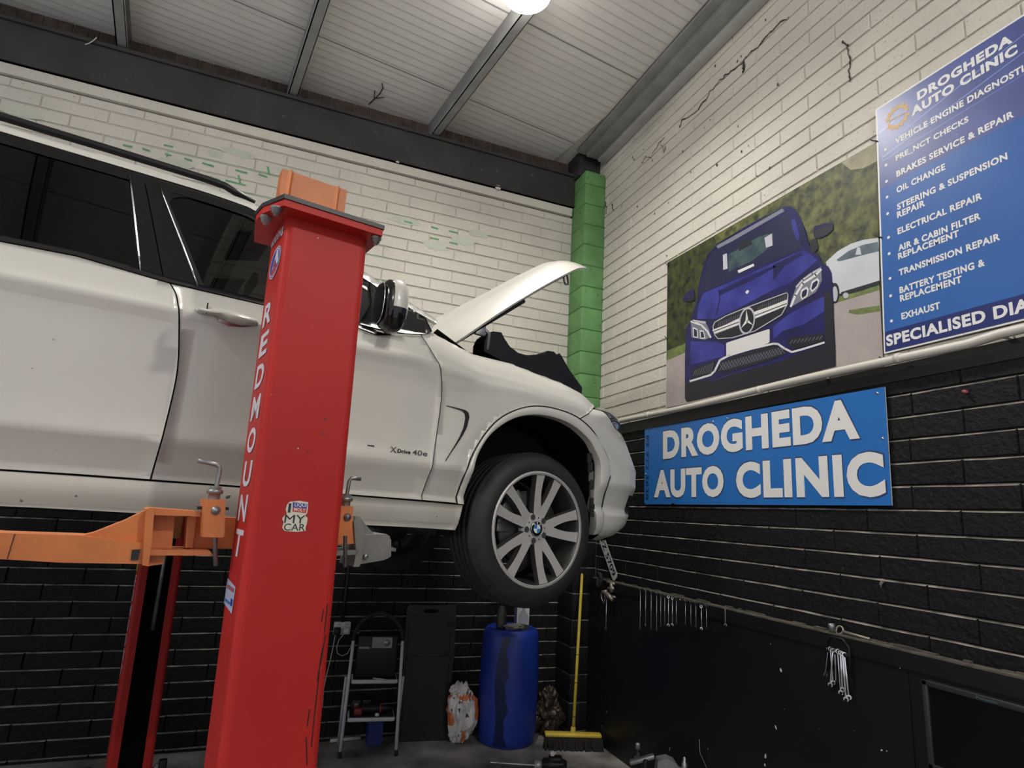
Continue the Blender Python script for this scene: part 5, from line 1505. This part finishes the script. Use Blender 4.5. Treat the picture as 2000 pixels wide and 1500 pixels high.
def pin(px0, px1, py0, py1, crank, nm):
    t = TA+.05
    mb = MB()
    P = cpl([(px0,py0),(px1,py0+1),(px1-3,py1-1),(px1-8,py1+1),(px0-2,py1)], t)
    mb.prism([nl(cpt(s, t, z)) for s, z in P], nl(cpt(0, t-.07, 0))-nl(cpt(0, t, 0)), 'orange_paint')
    h = mb.build('arm_lock', near)
    sc_, zc_ = CS((px0+px1)/2-2, py0, t-.03); se, ze_ = CS((px0+px1)/2-14, py1+56, t-.03)
    mb = MB()
    X = nl(cpt(sc_, t-.03, zc_))
    mb.tube([nl(cpt(se+.02, t-.03, ze_ if crank else zc_-.18)), nl(cpt(sc_, t-.03, zc_+.0)), nl(cpt(sc_+.004, t-.03, zc_+.075))] + ([nl(cpt(sc_+.002, t-.03, zc_+.088)), nl(cpt(sc_-.010, t-.03, zc_+.094)), nl(cpt(sc_-.055, t-.02, zc_+.100))] if crank else [nl(cpt(sc_+.01, t-.03, zc_+.085)), nl(cpt(sc_+.04, t-.03, zc_+.085))]), .0062, 'dull_steel', 8)
    mb.lathe([(.0, .034), (.016, .034), (.016, .026), (.021, .026), (.021, .016), (.015, .014), (.015, 0)], T3(X), 'dull_steel', 14)
    mb.build('lock_pin', h)
    mb = MB()
    s_, z_ = CS((px0+px1)/2+2, py0+22, t)
    Xb = MX(nl(cpt(s_, t, z_)), nl(NPT+EZ)-nl(NPT), nl(NPT+HD)-nl(NPT), nl(NPT+NR)-nl(NPT))
    mb.lathe([(0, .010), (.006, .010), (.006, .004), (.012, .004), (.012, 0)], Xb, 'dull_steel', 8); mb.build('lock_bolt', h)
    return h
pin(398, 441, 975, 1049, True, 'a')
mb = MB(); armpr(mb, [(386,989),(396,989),(396,995),(386,995)], TA+.02, .02, 'black_paint'); armpr(mb, [(441,990),(447,991),(447,997),(440,996)], TA+.02, .02, 'black_paint'); mb.build('lock_spindle', near)
pin(662, 690, 988, 1046, False, 'b')
# grey front arm reaching under the car
TF_ = 1.36
mb = MB()
armpr(mb, [(708,1045),(755,1043),(762,1048),(757,1090),(750,1094),(704,1102)], TF_, .12, 'grey_paint')
fa = mb.build('lift_arm', near); fa['label'] = 'grey front arm'
mb = MB(); armpr(mb, [(690,1008),(703,1009),(709,1025),(712,1060),(706,1098),(702,1107),(690,1107),(696,1080)], TF_+.03, .14, 'grey_paint')
armpr(mb, [(704,1012),(712,1022),(730,1042),(708,1046)], TF_-.03, .05, 'grey_paint'); mb.build('gusset', fa)
mb = MB(); armpr(mb, [(660,1010),(694,1008),(694,1018),(660,1020)], TF_+.03, .13, 'grey_paint'); armpr(mb, [(650,1076),(700,1074),(698,1083),(648,1086)], TF_+.03, .13, 'grey_paint'); mb.build('fork', fa)
mb = MB(); armpr(mb, [(757,1048),(764,1054),(764,1086),(756,1092)], TF_-.01, .10, 'grey_paint'); armpr(mb, [(764,1070),(774,1071),(773,1077),(764,1077)], TF_-.04, .03, 'dull_steel'); mb.build('arm_extension', fa)
mb = MB(); s_, z_ = CS(713, 1086, TF_); Xb = MX(nl(cpt(s_, TF_, z_)), nl(NPT+EZ)-nl(NPT), nl(NPT+HD)-nl(NPT), nl(NPT+NR)-nl(NPT)); mb.lathe([(0, .010), (.008, .010), (.008, 0)], Xb, 'zinc', 8); mb.build('arm_bolt', fa)
# --- far post
FPT = cpt(-1.33, -1.31-.205, 0)
far, sg2, W, D, H, ox2 = build_post(FPT, -NR, False)
tag(far, 'far red lift post standing open towards the car before the black wall', 'lift post', 'lift posts')
FI = far.matrix_world.inverted()
mb = MB(); mb.box((-W/2+.016, -D+.055, 0), (W/2-.016, -.014, H-.02), 'black_paint', Matrix(((1,0,-sg2*-LEAN*0,0),(0,1,0,0),(0,0,1,0),(0,0,0,1))) @ Matrix.Identity(4)) if False else None
V = []
for z in (0.02, H-.02):
    for (a, b) in ((-W/2+.014, -.014), (W/2-.014, -.014), (W/2-.014, -D+.10), (-W/2+.014, -D+.10)): V.append((a-sg2*LEAN*z, b, z))
mb.add(V, [(0,1,2,3), (7,6,5,4), (0,4,5,1), (1,5,6,2), (2,6,7,3), (3,7,4,0)], 'black_matte'); mb.build('black_interior', far)  # black block filling the inside of the post
mb = MB(); mb.tube([(.02-sg2*LEAN*1.4, -D+.03, 1.75), (.02-sg2*LEAN*1.4, -D+.03, .93)], .013, 'dull_steel', 10); mb.build('cylinder_rod', far)
mb = MB()
xs2 = -sg2*(W/2+.0012)
rng = [1.22, 1.13, 1.04, .95, .86, .77, .68]
for chx, z in zip('EDMOUNT', rng):
    mb.text(chx, (xs2-sg2*LEAN*z, -.045 if sg2 > 0 else -.045, z-.035), (0, -1, 0), EZ, .105, .072, 'letter_white', .03)
mb.build('lettering', far)
mb = MB(); z = 1.335; mb.poly([(xs2-sg2*LEAN*z, -.02, z-.05), (xs2-sg2*LEAN*z, -.19, z-.05), (xs2-sg2*LEAN*z, -.19, z+.05), (xs2-sg2*LEAN*z, -.02, z+.05)], 'yellow_label'); mb.build('yellow_label', far)
for (bx, by) in ((-W/2-.10, -D+.05), (W/2+.055, -D+.02)):
    mb = MB(); mb.box((bx-.022, by-.022, .018), (bx+.022, by+.022, .16), 'black_plastic', None, .006); mb.build('foot_bracket', far)

# ================================================================== THINGS ALONG THE BACK WALL AND ON THE FLOOR
def blob(seed, ax, amp, X=None, m='bag_white', sub=3, freq=3.0, flat=True, squash=None):
    bm = bmesh.new(); bmesh.ops.create_icosphere(bm, subdivisions=sub, radius=1)
    from mathutils import noise
    for v in bm.verts:
        n = v.co.normalized(); d = 1 + amp*noise.noise(n*freq+Vector((seed, seed*.7, 0))) + amp*.5*noise.noise(n*freq*2.7+Vector((seed*1.3, 0, 0)))
        p = Vector((n.x*ax[0], n.y*ax[1], n.z*ax[2]))*d
        if squash: p = squash(p)
        v.co = p
    mb = MB(); mb.bm(bm, m, X, not flat); return mb
# --- step ladder
f0, f1 = Vector((.705, 4.885, 0)), Vector((1.105, 4.835, 0))
lx = (f1-f0).normalized(); lc = (f0+f1)/2
LAD = thing('step_ladder', 'small white two-step ladder with black looped handle standing by the wall', 'ladder', tuple(lc), atan2(lx.y, lx.x))
for sg in (-1, 1):
    mb = MB(); mb.tube([(sg*.200, 0, .03), (sg*.193, .05, .40), (sg*.185, .10, .79)], .0125, 'ladder_white', 10); mb.build('leg', LAD)
    mb = MB(); mb.tube([(sg*.200, -.002, 0), (sg*.200, 0, .04)], .0145, 'black_rubber', 10); mb.build('foot', LAD)
    mb = MB(); mb.tube([(sg*.212, .075, .52), (sg*.215, .26, .0)], .0105, 'ladder_white', 10); mb.build('leg', LAD)
mb = MB(); mb.tube([(.185*cos(a), .10+.02*sin(a), .77+.195*sin(a)) for a in np.linspace(0, pi, 17)], .0155, 'black_rubber', 10); mb.build('handle', LAD)
for z, y0 in ((.475, .045), (.225, .012)):
    mb = MB(); mb.bbox((-.172, y0, z), (.172, y0+.20, z+.03), 'ladder_white', None, .012); st = mb.build('step', LAD)
    mb = MB(); mb.box((-.160, y0+.008, z+.030), (.160, y0+.192, z+.035), 'black_rubber'); mb.build('tread_mat', st)
LM = LAD.matrix_world.copy(); LM = Matrix.Translation(LAD.location) @ Matrix.Rotation(LAD.rotation_euler.z, 4, 'Z')
def lw(x, y, z): return LM @ Vector((x, y, z))
def on_ladder(name, label, cat, x, y, z, rz=0):
    return thing(name, label, cat, tuple(lw(x, y, z)), LAD.rotation_euler.z+rz)
t = on_ladder('charger_box', 'dark box with a silver front plate standing on the upper step of the ladder', 'box', 0, .15, .510)
mb = MB(); mb.bbox((-.15, -.075, 0), (.15, .075, .30), 'black_plastic', None, .01); mb.build('body', t)
mb = MB(); mb.box((-.045, -.080, .215), (.105, -.074, .29), 'plate_silver'); fp = mb.build('front_plate', t)
mb = MB(); mb.lathe([(0, .004), (.022, .004), (.024, 0)], MX((.065, -.080, .252), EX, EZ, -EY), 'dull_steel', 24); mb.build('dial', fp)
mb = MB(); mb.box((-.14, -.079, .208), (-.06, -.074, .222), 'plate_silver'); mb.build('badge', t)
t = on_ladder('impact_wrench', 'black and red power tool lying on the lower step of the ladder', 'power tool', .01, .09, .260)
mb = MB(); R9 = Matrix.Rotation(pi/2, 4, 'Y')
mb.lathe([(0, -.09), (.026, -.09), (.032, -.075), (.034, .0), (.030, .045), (.024, .06)], T3((0, 0, .036)) @ R9, 'black_plastic', 20); mb.build('body', t)
mb = MB(); mb.lathe([(.031, .045), (.034, .045), (.034, .062), (.024, .064)], T3((0, 0, .036)) @ R9, 'tool_red', 20); mb.build('collar', t)
mb = MB(); mb.lathe([(.02, .06), (.020, .10), (.011, .104), (.011, .13), (0, .13)], T3((0, 0, .036)) @ R9, 'bottle_dark', 16); mb.build('nose', t)
mb = MB(); mb.bbox((-.14, -.05, .0), (-.08, .03, .05), 'tool_red', None, .012); mb.bbox((-.10, -.03, .01), (-.02, .05, .055), 'black_plastic', None, .012); mb.build('handle', t)
for i, (x, lab) in enumerate(((-.115, 'dark battery pack at the left end of the lower ladder step'), (-.035, 'dark battery pack behind the power tool on the lower ladder step'))):
    t = on_ladder('battery_pack', lab, 'battery', x, .165, .260)
    mb = MB(); mb.bbox((-.036, -.03, 0), (.036, .03, .085), 'black_plastic', None, .008); mb.build('case', t)
    mb = MB(); mb.box((-.014, -.032, .03), (.014, -.029, .06), 'plate_silver'); mb.build('sticker', t)
p = lw(.04, .035, .260); mb = MB(); mb.lathe([(0, 0), (.014, 0), (.017, .008), (.012, .018), (0, .02)], T3((0, 0, 0)), 'paper_white', 14)
o = mb.build('cap'); o.location = p; tag(o, 'small white plastic cap at the front of the lower ladder step', 'cap')
p0, p1 = lw(-.02, .10, .5105), lw(.07, .052, .5105)
mb = MB(); mb.tube([p+EZ*.006 for p in (p0, p1)], .006, 'cable_white', 8); o = mb.build('marker_pen', loc=tuple(p0)); tag(o, 'thin white pen lying on the upper ladder step', 'pen'); o.location = p0 + Vector((0, -.055, 0))
# --- double socket, plug and flex
a, b = BW(650, 1238), BW(685, 1213)
t = thing('wall_socket', 'white double wall socket on the black blocks left of the ladder', 'socket', (a.x, WY, a.z))
mb = MB(); mb.bbox((a.x, WY-.042, a.z), (b.x, WY-.004, b.z), 'socket_white', None, .006); mb.build('faceplate', t, t.location)
for fx in (.28, .72):
    mb = MB(); mb.bbox((a.x+(b.x-a.x)*fx-.010, WY-.046, b.z-.022), (a.x+(b.x-a.x)*fx+.010, WY-.040, b.z-.008), 'cable_white', None, .002); mb.build('switch', t, t.location)
c = BW(657, 1229); 
t = thing('plug', 'black mains plug in the left half of the wall socket', 'plug', (c.x, WY-.046, c.z))
mb = MB(); mb.bbox((c.x-.026, WY-.088, c.z-.028), (c.x+.026, WY-.047, c.z+.026), 'black_plastic', None, .010); mb.build('body', t, t.location)
mb = MB(); pts_ = [BW(*q, .06) for q in ((655, 1240), (651, 1262), (645, 1290), (638, 1318), (632, 1346), (630, 1380))]; mb.tube(pts_, .0042, 'cable_white', 7); mb.build('flex', t, t.location)
c2 = BW(675, 1229)
t = thing('plug', 'pale plug in the right half of the wall socket with looped flex', 'plug', (c2.x, WY-.046, c2.z))
mb = MB(); mb.bbox((c2.x-.025, WY-.082, c2.z-.026), (c2.x+.025, WY-.047, c2.z+.02), 'socket_white', None, .010); mb.build('body', t, t.location)
mb = MB(); pts_ = [BW(*q, .085) for q in ((672, 1238), (662, 1250), (657.5, 1264), (659, 1276), (668, 1281), (679, 1276), (686, 1262), (689, 1247), (696, 1238), (703, 1235))]; mb.tube(pts_, .0036, 'cable_white', 7); mb.build('flex', t, t.location)
# black wall pipe
pts_ = [BW(*q, .03) for q in ((686, 1040), (681, 1110), (674, 1170), (668, 1214))]
mb = MB(); mb.tube(pts_, .014, 'black_plastic', 8); o = mb.build('wall_pipe', loc=tuple(pts_[0])); tag(o, 'black conduit dropping down the black wall to the white socket', 'pipe')
# --- bits under the ladder
t = thing('plastic_bin', 'small dark blue plastic bin on the floor behind the ladder', 'bin', (.985, 5.12, 0))
mb = MB(); mb.prism([(-.055, -.05, 0), (.055, -.05, 0), (.055, .05, 0), (-.055, .05, 0)], (0, 0, .16), 'blue_bin'); mb.bbox((-.062, -.057, .145), (.062, .057, .165), 'blue_bin', None, .006); mb.build('tub', t)
mb = MB(); mb.tube([ZP(645, 1447, .015), ZP(704, 1441, .015)], .013, 'ladder_white', 8); o = mb.build('white_tube', loc=tuple(ZP(645, 1447, .015))); tag(o, 'short white tube lying on the floor behind the ladder', 'tube')
# --- black board leaning on the wall
bl0, bl1 = Vector((1.165, 5.095, 0)), Vector((1.575, 5.045, 0))
ux = (bl1-bl0).normalized(); W_ = (bl1-bl0).length; H_ = 1.02
lean = Vector((0, .075, .997)).normalized(); nn = ux.cross(lean)
t = thing('undertray', 'large black plastic panel with a hand slot leaning against the black wall', 'panel', tuple((bl0+bl1)/2))
O_ = bl0
def bp(a, b, c=0): return O_ + ux*(a*W_) + lean*(b*H_) - nn*(-c)
def bprism(mb, P, c0, c1, m): mb.prism([bp(a, b, c0) for a, b in P], bp(0, 0, c1)-bp(0, 0, c0), m)
mb = MB()
bprism(mb, [(.02, 0), (.98, 0), (.98, .55), (1.0, .58), (1.0, .96), (.96, .995), (.60, .985), (.60, .955), (.66, .94), (.60, .925), (.36, .925), (.33, .94), (.36, .955), (.36, .985), (.04, .985), (.0, .95), (.0, .58), (.02, .55)], 0, -.022, 'black_plastic')
bprism(mb, [(.36, .955), (.60, .955), (.60, .985), (.36, .985)], 0, -.022, 'black_plastic')
mb.build('panel', t, t.location)
mb = MB()
for (a, b, c, d) in ((.06, .04, .10, .90), (.90, .04, .94, .78), (.06, .57, .94, .60), (.12, .88, .88, .905)): mb.prism([bp(a, b, .001), bp(c, b, .001), bp(c, d, .001), bp(a, d, .001)], nn*.0 + (bp(0, 0, .012)-bp(0, 0, 0)), 'black_plastic')
mb.build('rib', t, t.location)
mb = MB()
for (a, b, r) in ((.86, .615, .05), (.90, .84, .07)): mb.prism([bp(a-r, b-.02, .001), bp(a+r, b-.02, .001), bp(a+r, b+.02, .001), bp(a-r, b+.02, .001)], bp(0, 0, .016)-bp(0, 0, 0), 'black_rubber')
mb.build('clip', t, t.location)
# --- blue drum
DC = Vector((2.015, 4.955, 0)); DR = .238; DH = .865
t = thing('drum', 'tall blue plastic drum with a dark drip stain down its front', 'drum', tuple(DC))
dprof = [(0, 0), (.21, 0), (.228, .012), (.236, .06), (.241, .20), (.244, .45), (.240, .70), (.234, .80), (.226, .835), (.210, .855), (.195, .862), (.188, .848), (0, .845)]
mb = MB(); mb.lathe([(r*DR/.241, z) for r, z in dprof], T3((0, 0, 0)), 'barrel_blue', 56); mb.build('body', t)
def dr(z): return itp(z, [.012, .06, .2, .45, .7, .8, .835], [.228, .236, .241, .244, .240, .234, .226])*DR/.241+.0012
cam_a = atan2(-DC.y, -DC.x)
mb = MB()
cols = []
for i in range(25):
    z = .02+.80*i/24; f = i/24
    l = cam_a - radians(20) + radians(4)*sin(z*9) - radians(7)*(1-f); r = cam_a - radians(3) + radians(3)*sin(z*23+1)+radians(2)*sin(z*51)
    cols.append([(dr(z)*cos(l+(r-l)*k/8), dr(z)*sin(l+(r-l)*k/8), z) for k in range(9)])
mb.grid(cols, 'barrel_stain', True); mb.build('stain', t)
for q, (dx, dy) in enumerate(((.09, .08), (-.10, .06))):
    mb = MB(); mb.lathe([(.0, .022), (.030, .022), (.032, .0)], T3((dx, dy, .845)), 'barrel_blue', 18); mb.build('bung', t)
ztop = .847
# --- on the drum
t = thing('spray_bottle', 'dark grimy bottle standing on the left of the blue drum', 'bottle', (DC.x-.105, DC.y-.03, ztop+.002))
mb = MB(); mb.lathe([(0, 0), (.040, 0), (.043, .01), (.043, .05), (.038, .12), (.030, .165), (.020, .182), (.018, .19)], T3((0, 0, 0)), 'bottle_dark', 24); mb.build('body', t)
mb = MB(); mb.lathe([(.019, .185), (.022, .188), (.022, .212), (.012, .222), (0, .222)], T3((0, 0, 0)), 'black_plastic', 18); mb.build('cap', t)
bx0 = Vector((DC.x+.070, DC.y-.040, ztop+.002)); ra = radians(-8)
t = thing('carton', 'white carton printed with a grey bottle standing on the blue drum', 'carton', tuple(bx0), ra)
mb = MB(); mb.box((-.052, -.045, 0), (.052, .045, .215), 'paper_white'); mb.build('box', t)
mb = MB()
mb.prism([(-.0525, -.046, 0), (-.0525, .045, 0), (-.0525, .045, .215), (-.0525, -.046, .215)], (-.001, 0, 0), 'box_purple')
mb.poly([(-.040, -.0456, .045), (.046, -.0456, .045), (.046, -.0456, .11), (.028, -.0456, .14), (.016, -.0456, .15), (.014, -.0456, .21), (-.008, -.0456, .21), (-.010, -.0456, .15), (-.026, -.0456, .14), (-.040, -.0456, .11)], 'bottle_grey')
mb.poly([(-.052, -.0454, .0), (.052, -.0454, .0), (.052, -.0454, .04), (-.052, -.0454, .05)], 'bottle_dark')
mb.build('print', t)
o = blob(3, (.085, .045, .020), .45, None, 'rag', 3, 2.2).build('rag'); o.location = (DC.x-.03, DC.y-.135, ztop+.038); tag(o, 'grey crumpled rag on the front rim of the blue drum', 'rag')
# --- white and orange plastic sack
def sq(p):
    f = (p.z+.21)/.42; k = .78+.35*sin(pi*min(1, max(0, f))*.9); tilt = .035*(f-.4)+.02*sin(f*5)
    if f > .78: k *= 1.02
    return Vector((p.x*k+tilt, p.y*k, max(p.z, -.205)))
t = thing('plastic_sack', 'crumpled white and orange plastic sack on the floor beside the blue drum', 'sack', (1.625, 4.975, .0))
mb = blob(5.3, (.105, .085, .225), .30, T3((0, 0, .207)), 'bag_white', 4, 1.9, True, sq)
me_f = []
wi, oi = mb.mi('bag_white'), mb.mi('bag_orange'); di = mb.mi('bag_dark')
from mathutils import noise as mnoise
for k, f in enumerate(mb.f):
    c = sum((Vector(mb.v[i]) for i in f), Vector())/len(f)
    g = mnoise.noise(Vector((c.x*11+2.0, c.y*5, c.z*7.5))); g2 = mnoise.noise(Vector((c.x*40+5, c.y*20, c.z*46)))
    if g > .10 and c.z < .36: mb.m[k] = oi
    elif g2 > .42: mb.m[k] = di
mb.build('sack', t)
mb = blob(8.1, (.045, .03, .035), .5, T3((-.06, -.02, .395)), 'bag_white', 3, 2.6); mb.build('tied_neck', t)
# --- dark greasy bag between drum and pillar
t = thing('greasy_bag', 'dark brown greasy plastic bag heaped between the drum and the green pillar', 'bag', (2.405, 5.03, 0))
def sq2(p): return Vector((p.x*(1.15-.6*max(0, p.z+.02)), p.y, max(p.z, -.145)))
mb = blob(11.7, (.108, .10, .17), .55, T3((0, 0, .147)), 'bag_brown', 4, 2.8, True, sq2); mb.build('bag', t)
mb = blob(2.2, (.05, .045, .05), .5, T3((-.01, -.03, .31)), 'bag_brown', 3, 2.5); mb.build('tied_neck', t)
# --- broom
h0, h1 = Vector((2.285, 4.735, 0)), Vector((2.665, 4.62, 0)); ux = (h1-h0).normalized(); hc = (h0+h1)/2
BR = thing('broom', 'yellow broom with black bristles leaning in the corner', 'broom', tuple(hc), atan2(ux.y, ux.x))
mb = MB(); mb.bbox((-.225, -.035, .085), (.225, .035, .112), 'broom_yellow', None, .008); mb.build('head', BR)
mb = MB()
for i in range(46):
    x = -.222+.444*i/45
    for j in range(4):
        y = -.028+.056*j/3; dx, dy = random.uniform(-.012, .012), (y*1.0)+random.uniform(-.008, .008)
        mb.add([(x-.006, y-.008, .086), (x+.006, y-.008, .086), (x+.006, y+.008, .086), (x-.006, y+.008, .086), (x+dx-.007, y+dy-.009, 0), (x+dx+.007, y+dy-.009, 0), (x+dx+.007, y+dy+.009, 0), (x+dx-.007, y+dy+.009, 0)], [(0,1,5,4), (1,2,6,5), (2,3,7,6), (3,0,4,7), (4,5,6,7)], 'bristle')
tag(mb.build('bristles', BR), kind='stuff')
tp = BW(1137, 1120, WY-4.895)
iM = (Matrix.Translation(BR.location) @ Matrix.Rotation(BR.rotation_euler.z, 4, 'Z')).inverted()
bt, tt2 = Vector((0, .0, .10)), iM @ tp
mb = MB(); mb.lathe([(.022, 0), (.020, .035), (.0155, .05)], T3((0, 0, .108)), 'broom_yellow', 14); mb.build('handle_socket', BR)
mb = MB(); d = (tt2-bt); mb.tube([bt, bt+d*.5, bt+d*.985, tt2], [.0125, .0125, .0125, .006], 'broom_yellow', 12); mb.build('handle', BR)
mb = MB()
for f in (.30, .47, .10): mb.tube([bt+d*(f-.002), bt+d*(f+.002)], .0129, 'black_plastic', 12)
mb.build('sticker', BR)
# --- litter by the pillar foot
for i, (px, py, r, lab) in enumerate(((1098, 1438, .022, 'pale crumpled scrap at the foot of the pillar left of the broom stick'), (1117, 1436, .016, 'small pale scrap at the foot of the pillar behind the broom'), (1166, 1436, .024, 'pinkish crumpled scrap on the floor right of the broom stick'), (1187, 1441, .014, 'small pale scrap by the black board behind the broom end'), (793, 1491, .012, 'pale scrap alone on the dark floor in front of the ladder'))):
    p = ZP(px, py, r*.5); p.x = min(p.x, WX-.09); 
    if p.y > PYF-.03 and p.x > PX-.03: p.y = PYF-.03
    o = blob(20+i, (r*1.4, r, r*.5), .5, None, 'rag' if i != 2 else 'pinkish', 2, 2.5).build('scrap'); o.location = p; tag(o, lab, 'scrap')
# --- air tool on the floor
a, b = ZP(957, 1490, .03), ZP(1043, 1496, .03)
ux = (b-a).normalized(); ang = atan2(ux.y, ux.x)
t = thing('air_hammer', 'black power tool with a long steel bit lying on the floor before the drum', 'power tool', (b.x, b.y, 0), ang)
Rx = Matrix.Rotation(pi/2, 4, 'Y'); Ln2 = (b-a).length
mb = MB(); mb.lathe([(0, -Ln2), (.007, -Ln2+.01), (.007, -.01), (.010, 0)], T3((0, 0, .034)) @ Rx, 'chrome', 12); mb.build('bit', t)
mb = MB(); mb.lathe([(.0, 0), (.030, .0), (.034, .006), (.034, .052), (.028, .056)], T3((0, 0, .036)) @ Rx, 'jerry_silver', 24); mb.build('chuck', t)
mb = MB(); mb.lathe([(.026, .055), (.040, .065), (.044, .11), (.042, .20), (.032, .23), (0, .235)], T3((0, 0, .046)) @ Rx, 'black_plastic', 24)
mb.bbox((.10, -.035, .055), (.20, .035, .105), 'black_plastic', None, .015); mb.build('body', t)
mb = MB(); mb.bbox((.17, -.17, .01), (.225, -.02, .06), 'black_rubber', None, .016); mb.build('handle', t)
o = blob(31, (.02, .012, .02), .5, None, 'paper_white', 2).build('scrap'); o.location = (b.x+ux.x*.13+.0, b.y+ux.y*.13, .115); tag(o, 'pale paper scrap caught on top of the black power tool', 'scrap')
# --- bottle and jerry can in the bottom right corner
t = thing('oil_bottle', 'black bottle with a grey cap standing before the boards at the picture bottom', 'bottle', (2.40, 3.905, 0))
bt = ZP(1246, 1452, .27); t.location = (bt.x, bt.y, 0)
mb = MB(); mb.bbox((-.045, -.03, 0), (.045, .03, .20), 'black_plastic', None, .018); mb.lathe([(.030, .195), (.022, .215), (.016, .222), (.016, .232)], T3((-.0, 0, 0)), 'black_plastic', 18); mb.build('body', t)
mb = MB(); mb.lathe([(0, .272), (.013, .272), (.0155, .266), (.0175, .232), (.0, .232)], T3((0, 0, 0)), 'jerry_silver', 18); mb.build('cap', t)
c0 = ZP(1298, 1480, .36)
t = thing('jerry_can', 'silver can with slanted handle standing right of the black oil bottle', 'can', (c0.x, c0.y, 0), radians(-25)); t.scale = (1.15, 1.15, 1.5)
mb = MB()
mb.prism([(-.09, -.035, 0), (.13, -.035, 0), (.13, -.035, .17), (.115, -.035, .195), (.08, -.035, .205), (.05, -.035, .235), (.01, -.035, .245), (-.04, -.035, .235), (-.055, -.035, .15), (-.09, -.035, .12)], (0, .07, 0), 'jerry_silver'); mb.build('body', t)
mb = MB(); mb.bbox((-.115, -.02, .215), (.02, .02, .232), 'jerry_silver', T3((-.02, 0, .022)) @ Matrix.Rotation(radians(-14), 4, 'Y'), .006); mb.bbox((-.12, -.03, 0), (-.088, .03, .235), 'black_plastic', None, .012); mb.build('handle', t)
mb = MB(); mb.lathe([(.013, .19), (.016, .205), (.016, .225), (.009, .232), (.009, .246), (0, .25)], T3((.105, 0, 0)), 'zinc', 16); mb.build('cap', t)
mb = MB(); mb.poly([(-.02, -.0358, .03), (.10, -.0358, .03), (.10, -.0358, .15), (-.01, -.0358, .19)], 'emblem_blue'); mb.build('label', t)
# --- ceiling odds and ends
pts_ = [BW(*q, .09) for q in ((166, 87), (173, 85), (180, 81), (185, 77), (189, 73))]
mb = MB(); mb.tube(pts_, .004, 'ladder_white', 6); o = mb.build('cord', loc=tuple(pts_[0])); tag(o, 'short white cord end poking out above the dark beam', 'cord')
def cpix(px, py, dz=.006): return ZP(px, py, CZ-dz)
A_p = [(720, 204), (733, 192), (743, 182), (748, 172), (746, 163)]
mb = MB(); mb.tube([cpix(*q) for q in A_p], .005, 'crack', 5); mb.tube([cpix(733, 192), cpix(750, 190)], .004, 'crack', 5); mb.tube([cpix(731, 194), cpix(732, 177)], .004, 'crack', 5)
o = mb.build('twig', loc=tuple(cpix(*A_p[0]))); tag(o, 'thin branching cobweb strand hanging under the white ceiling sheets', 'cobweb')
for i, (px, py, r, lab) in enumerate(((973, 366, .030, 'larger white plaster lump stuck on the face of the dark beam'), (777, 315, .020, 'smaller white plaster lump stuck on the dark beam above the car'))):
    p = BW(px, py, .052); o = blob(40+i, (r, .012, r*.8), .4, None, 'paper_white', 2).build('plaster_lump'); o.location = p; tag(o, lab, 'plaster lump')

# ================================================================== LAMPS
def lamp(name, pos, r, glow, label, top):
    t = thing(name, label, 'lamp', tuple(pos))
    mb = MB(); mb.lathe([(0, -r)] + [(r*sin(a), -r*cos(a)) for a in np.linspace(.1, pi*.86, 14)], T3((0, 0, 0)), glow, 28); mb.build('globe', t)
    mb = MB(); mb.lathe([(r*.5, r*.80), (r*.62, r*.9), (r*.62, r*1.5), (r*.3, r*1.7), (0, r*1.7)], T3((0, 0, 0)), 'lamp_body', 24)
    mb.tube([(0, 0, r*1.6), (0, 0, top-pos[2])], .012, 'lamp_body', 8); mb.build('fitting', t)
# high-bay lamp: a glowing disc up inside a shade given its own glow to light the ceiling
t = thing('ceiling_lamp', 'round high bay lamp hanging from the ceiling just above the front of the car', 'lamp', tuple(LAMP_FRONT))
mb = MB(); mb.lathe([(.125, .0), (0, .0)], T3((0, 0, .0)), 'lamp_glow_front', 32, False); mb.build('led_disc', t)
mb = MB(); mb.lathe([(.165, -.085), (.135, .012), (.06, .03), (.06, .10), (0, .10)], T3((0, 0, 0)), 'lamp_shade_glow', 32); mb.lathe([(.160, -.085), (.130, .008)], T3((0, 0, 0)), 'lamp_body', 32); mb.build('shade', t)
mb = MB(); mb.tube([(0, 0, .09), (0, 0, CZ-LAMP_FRONT.z)], .012, 'lamp_body', 8); mb.build('hanger', t)
lamp('ceiling_lamp', LAMP_REAR, .075, 'lamp_glow_rear', 'bright round lamp hanging from the ceiling behind the photographer', CZ)
t = thing('fill_strip', 'long strip light added out of view at left to fill the ceiling and car', 'lamp', (-3.4, .6, 5.25))  # unseen fill light, added to lift the ceiling and soften shadows on the car
mb = MB(); mb.tube([(0, -.75, 0), (0, .75, 0)], .03, 'lamp_glow_fill', 12); mb.build('tube', t)
mb = MB(); mb.bbox((-.05, -.8, .045), (.05, .8, .10), 'lamp_body', None, .01); mb.tube([(0, -.6, .09), (0, -.6, .25)], .01, 'lamp_body', 6); mb.tube([(0, .6, .09), (0, .6, .25)], .01, 'lamp_body', 6); mb.build('batten', t)
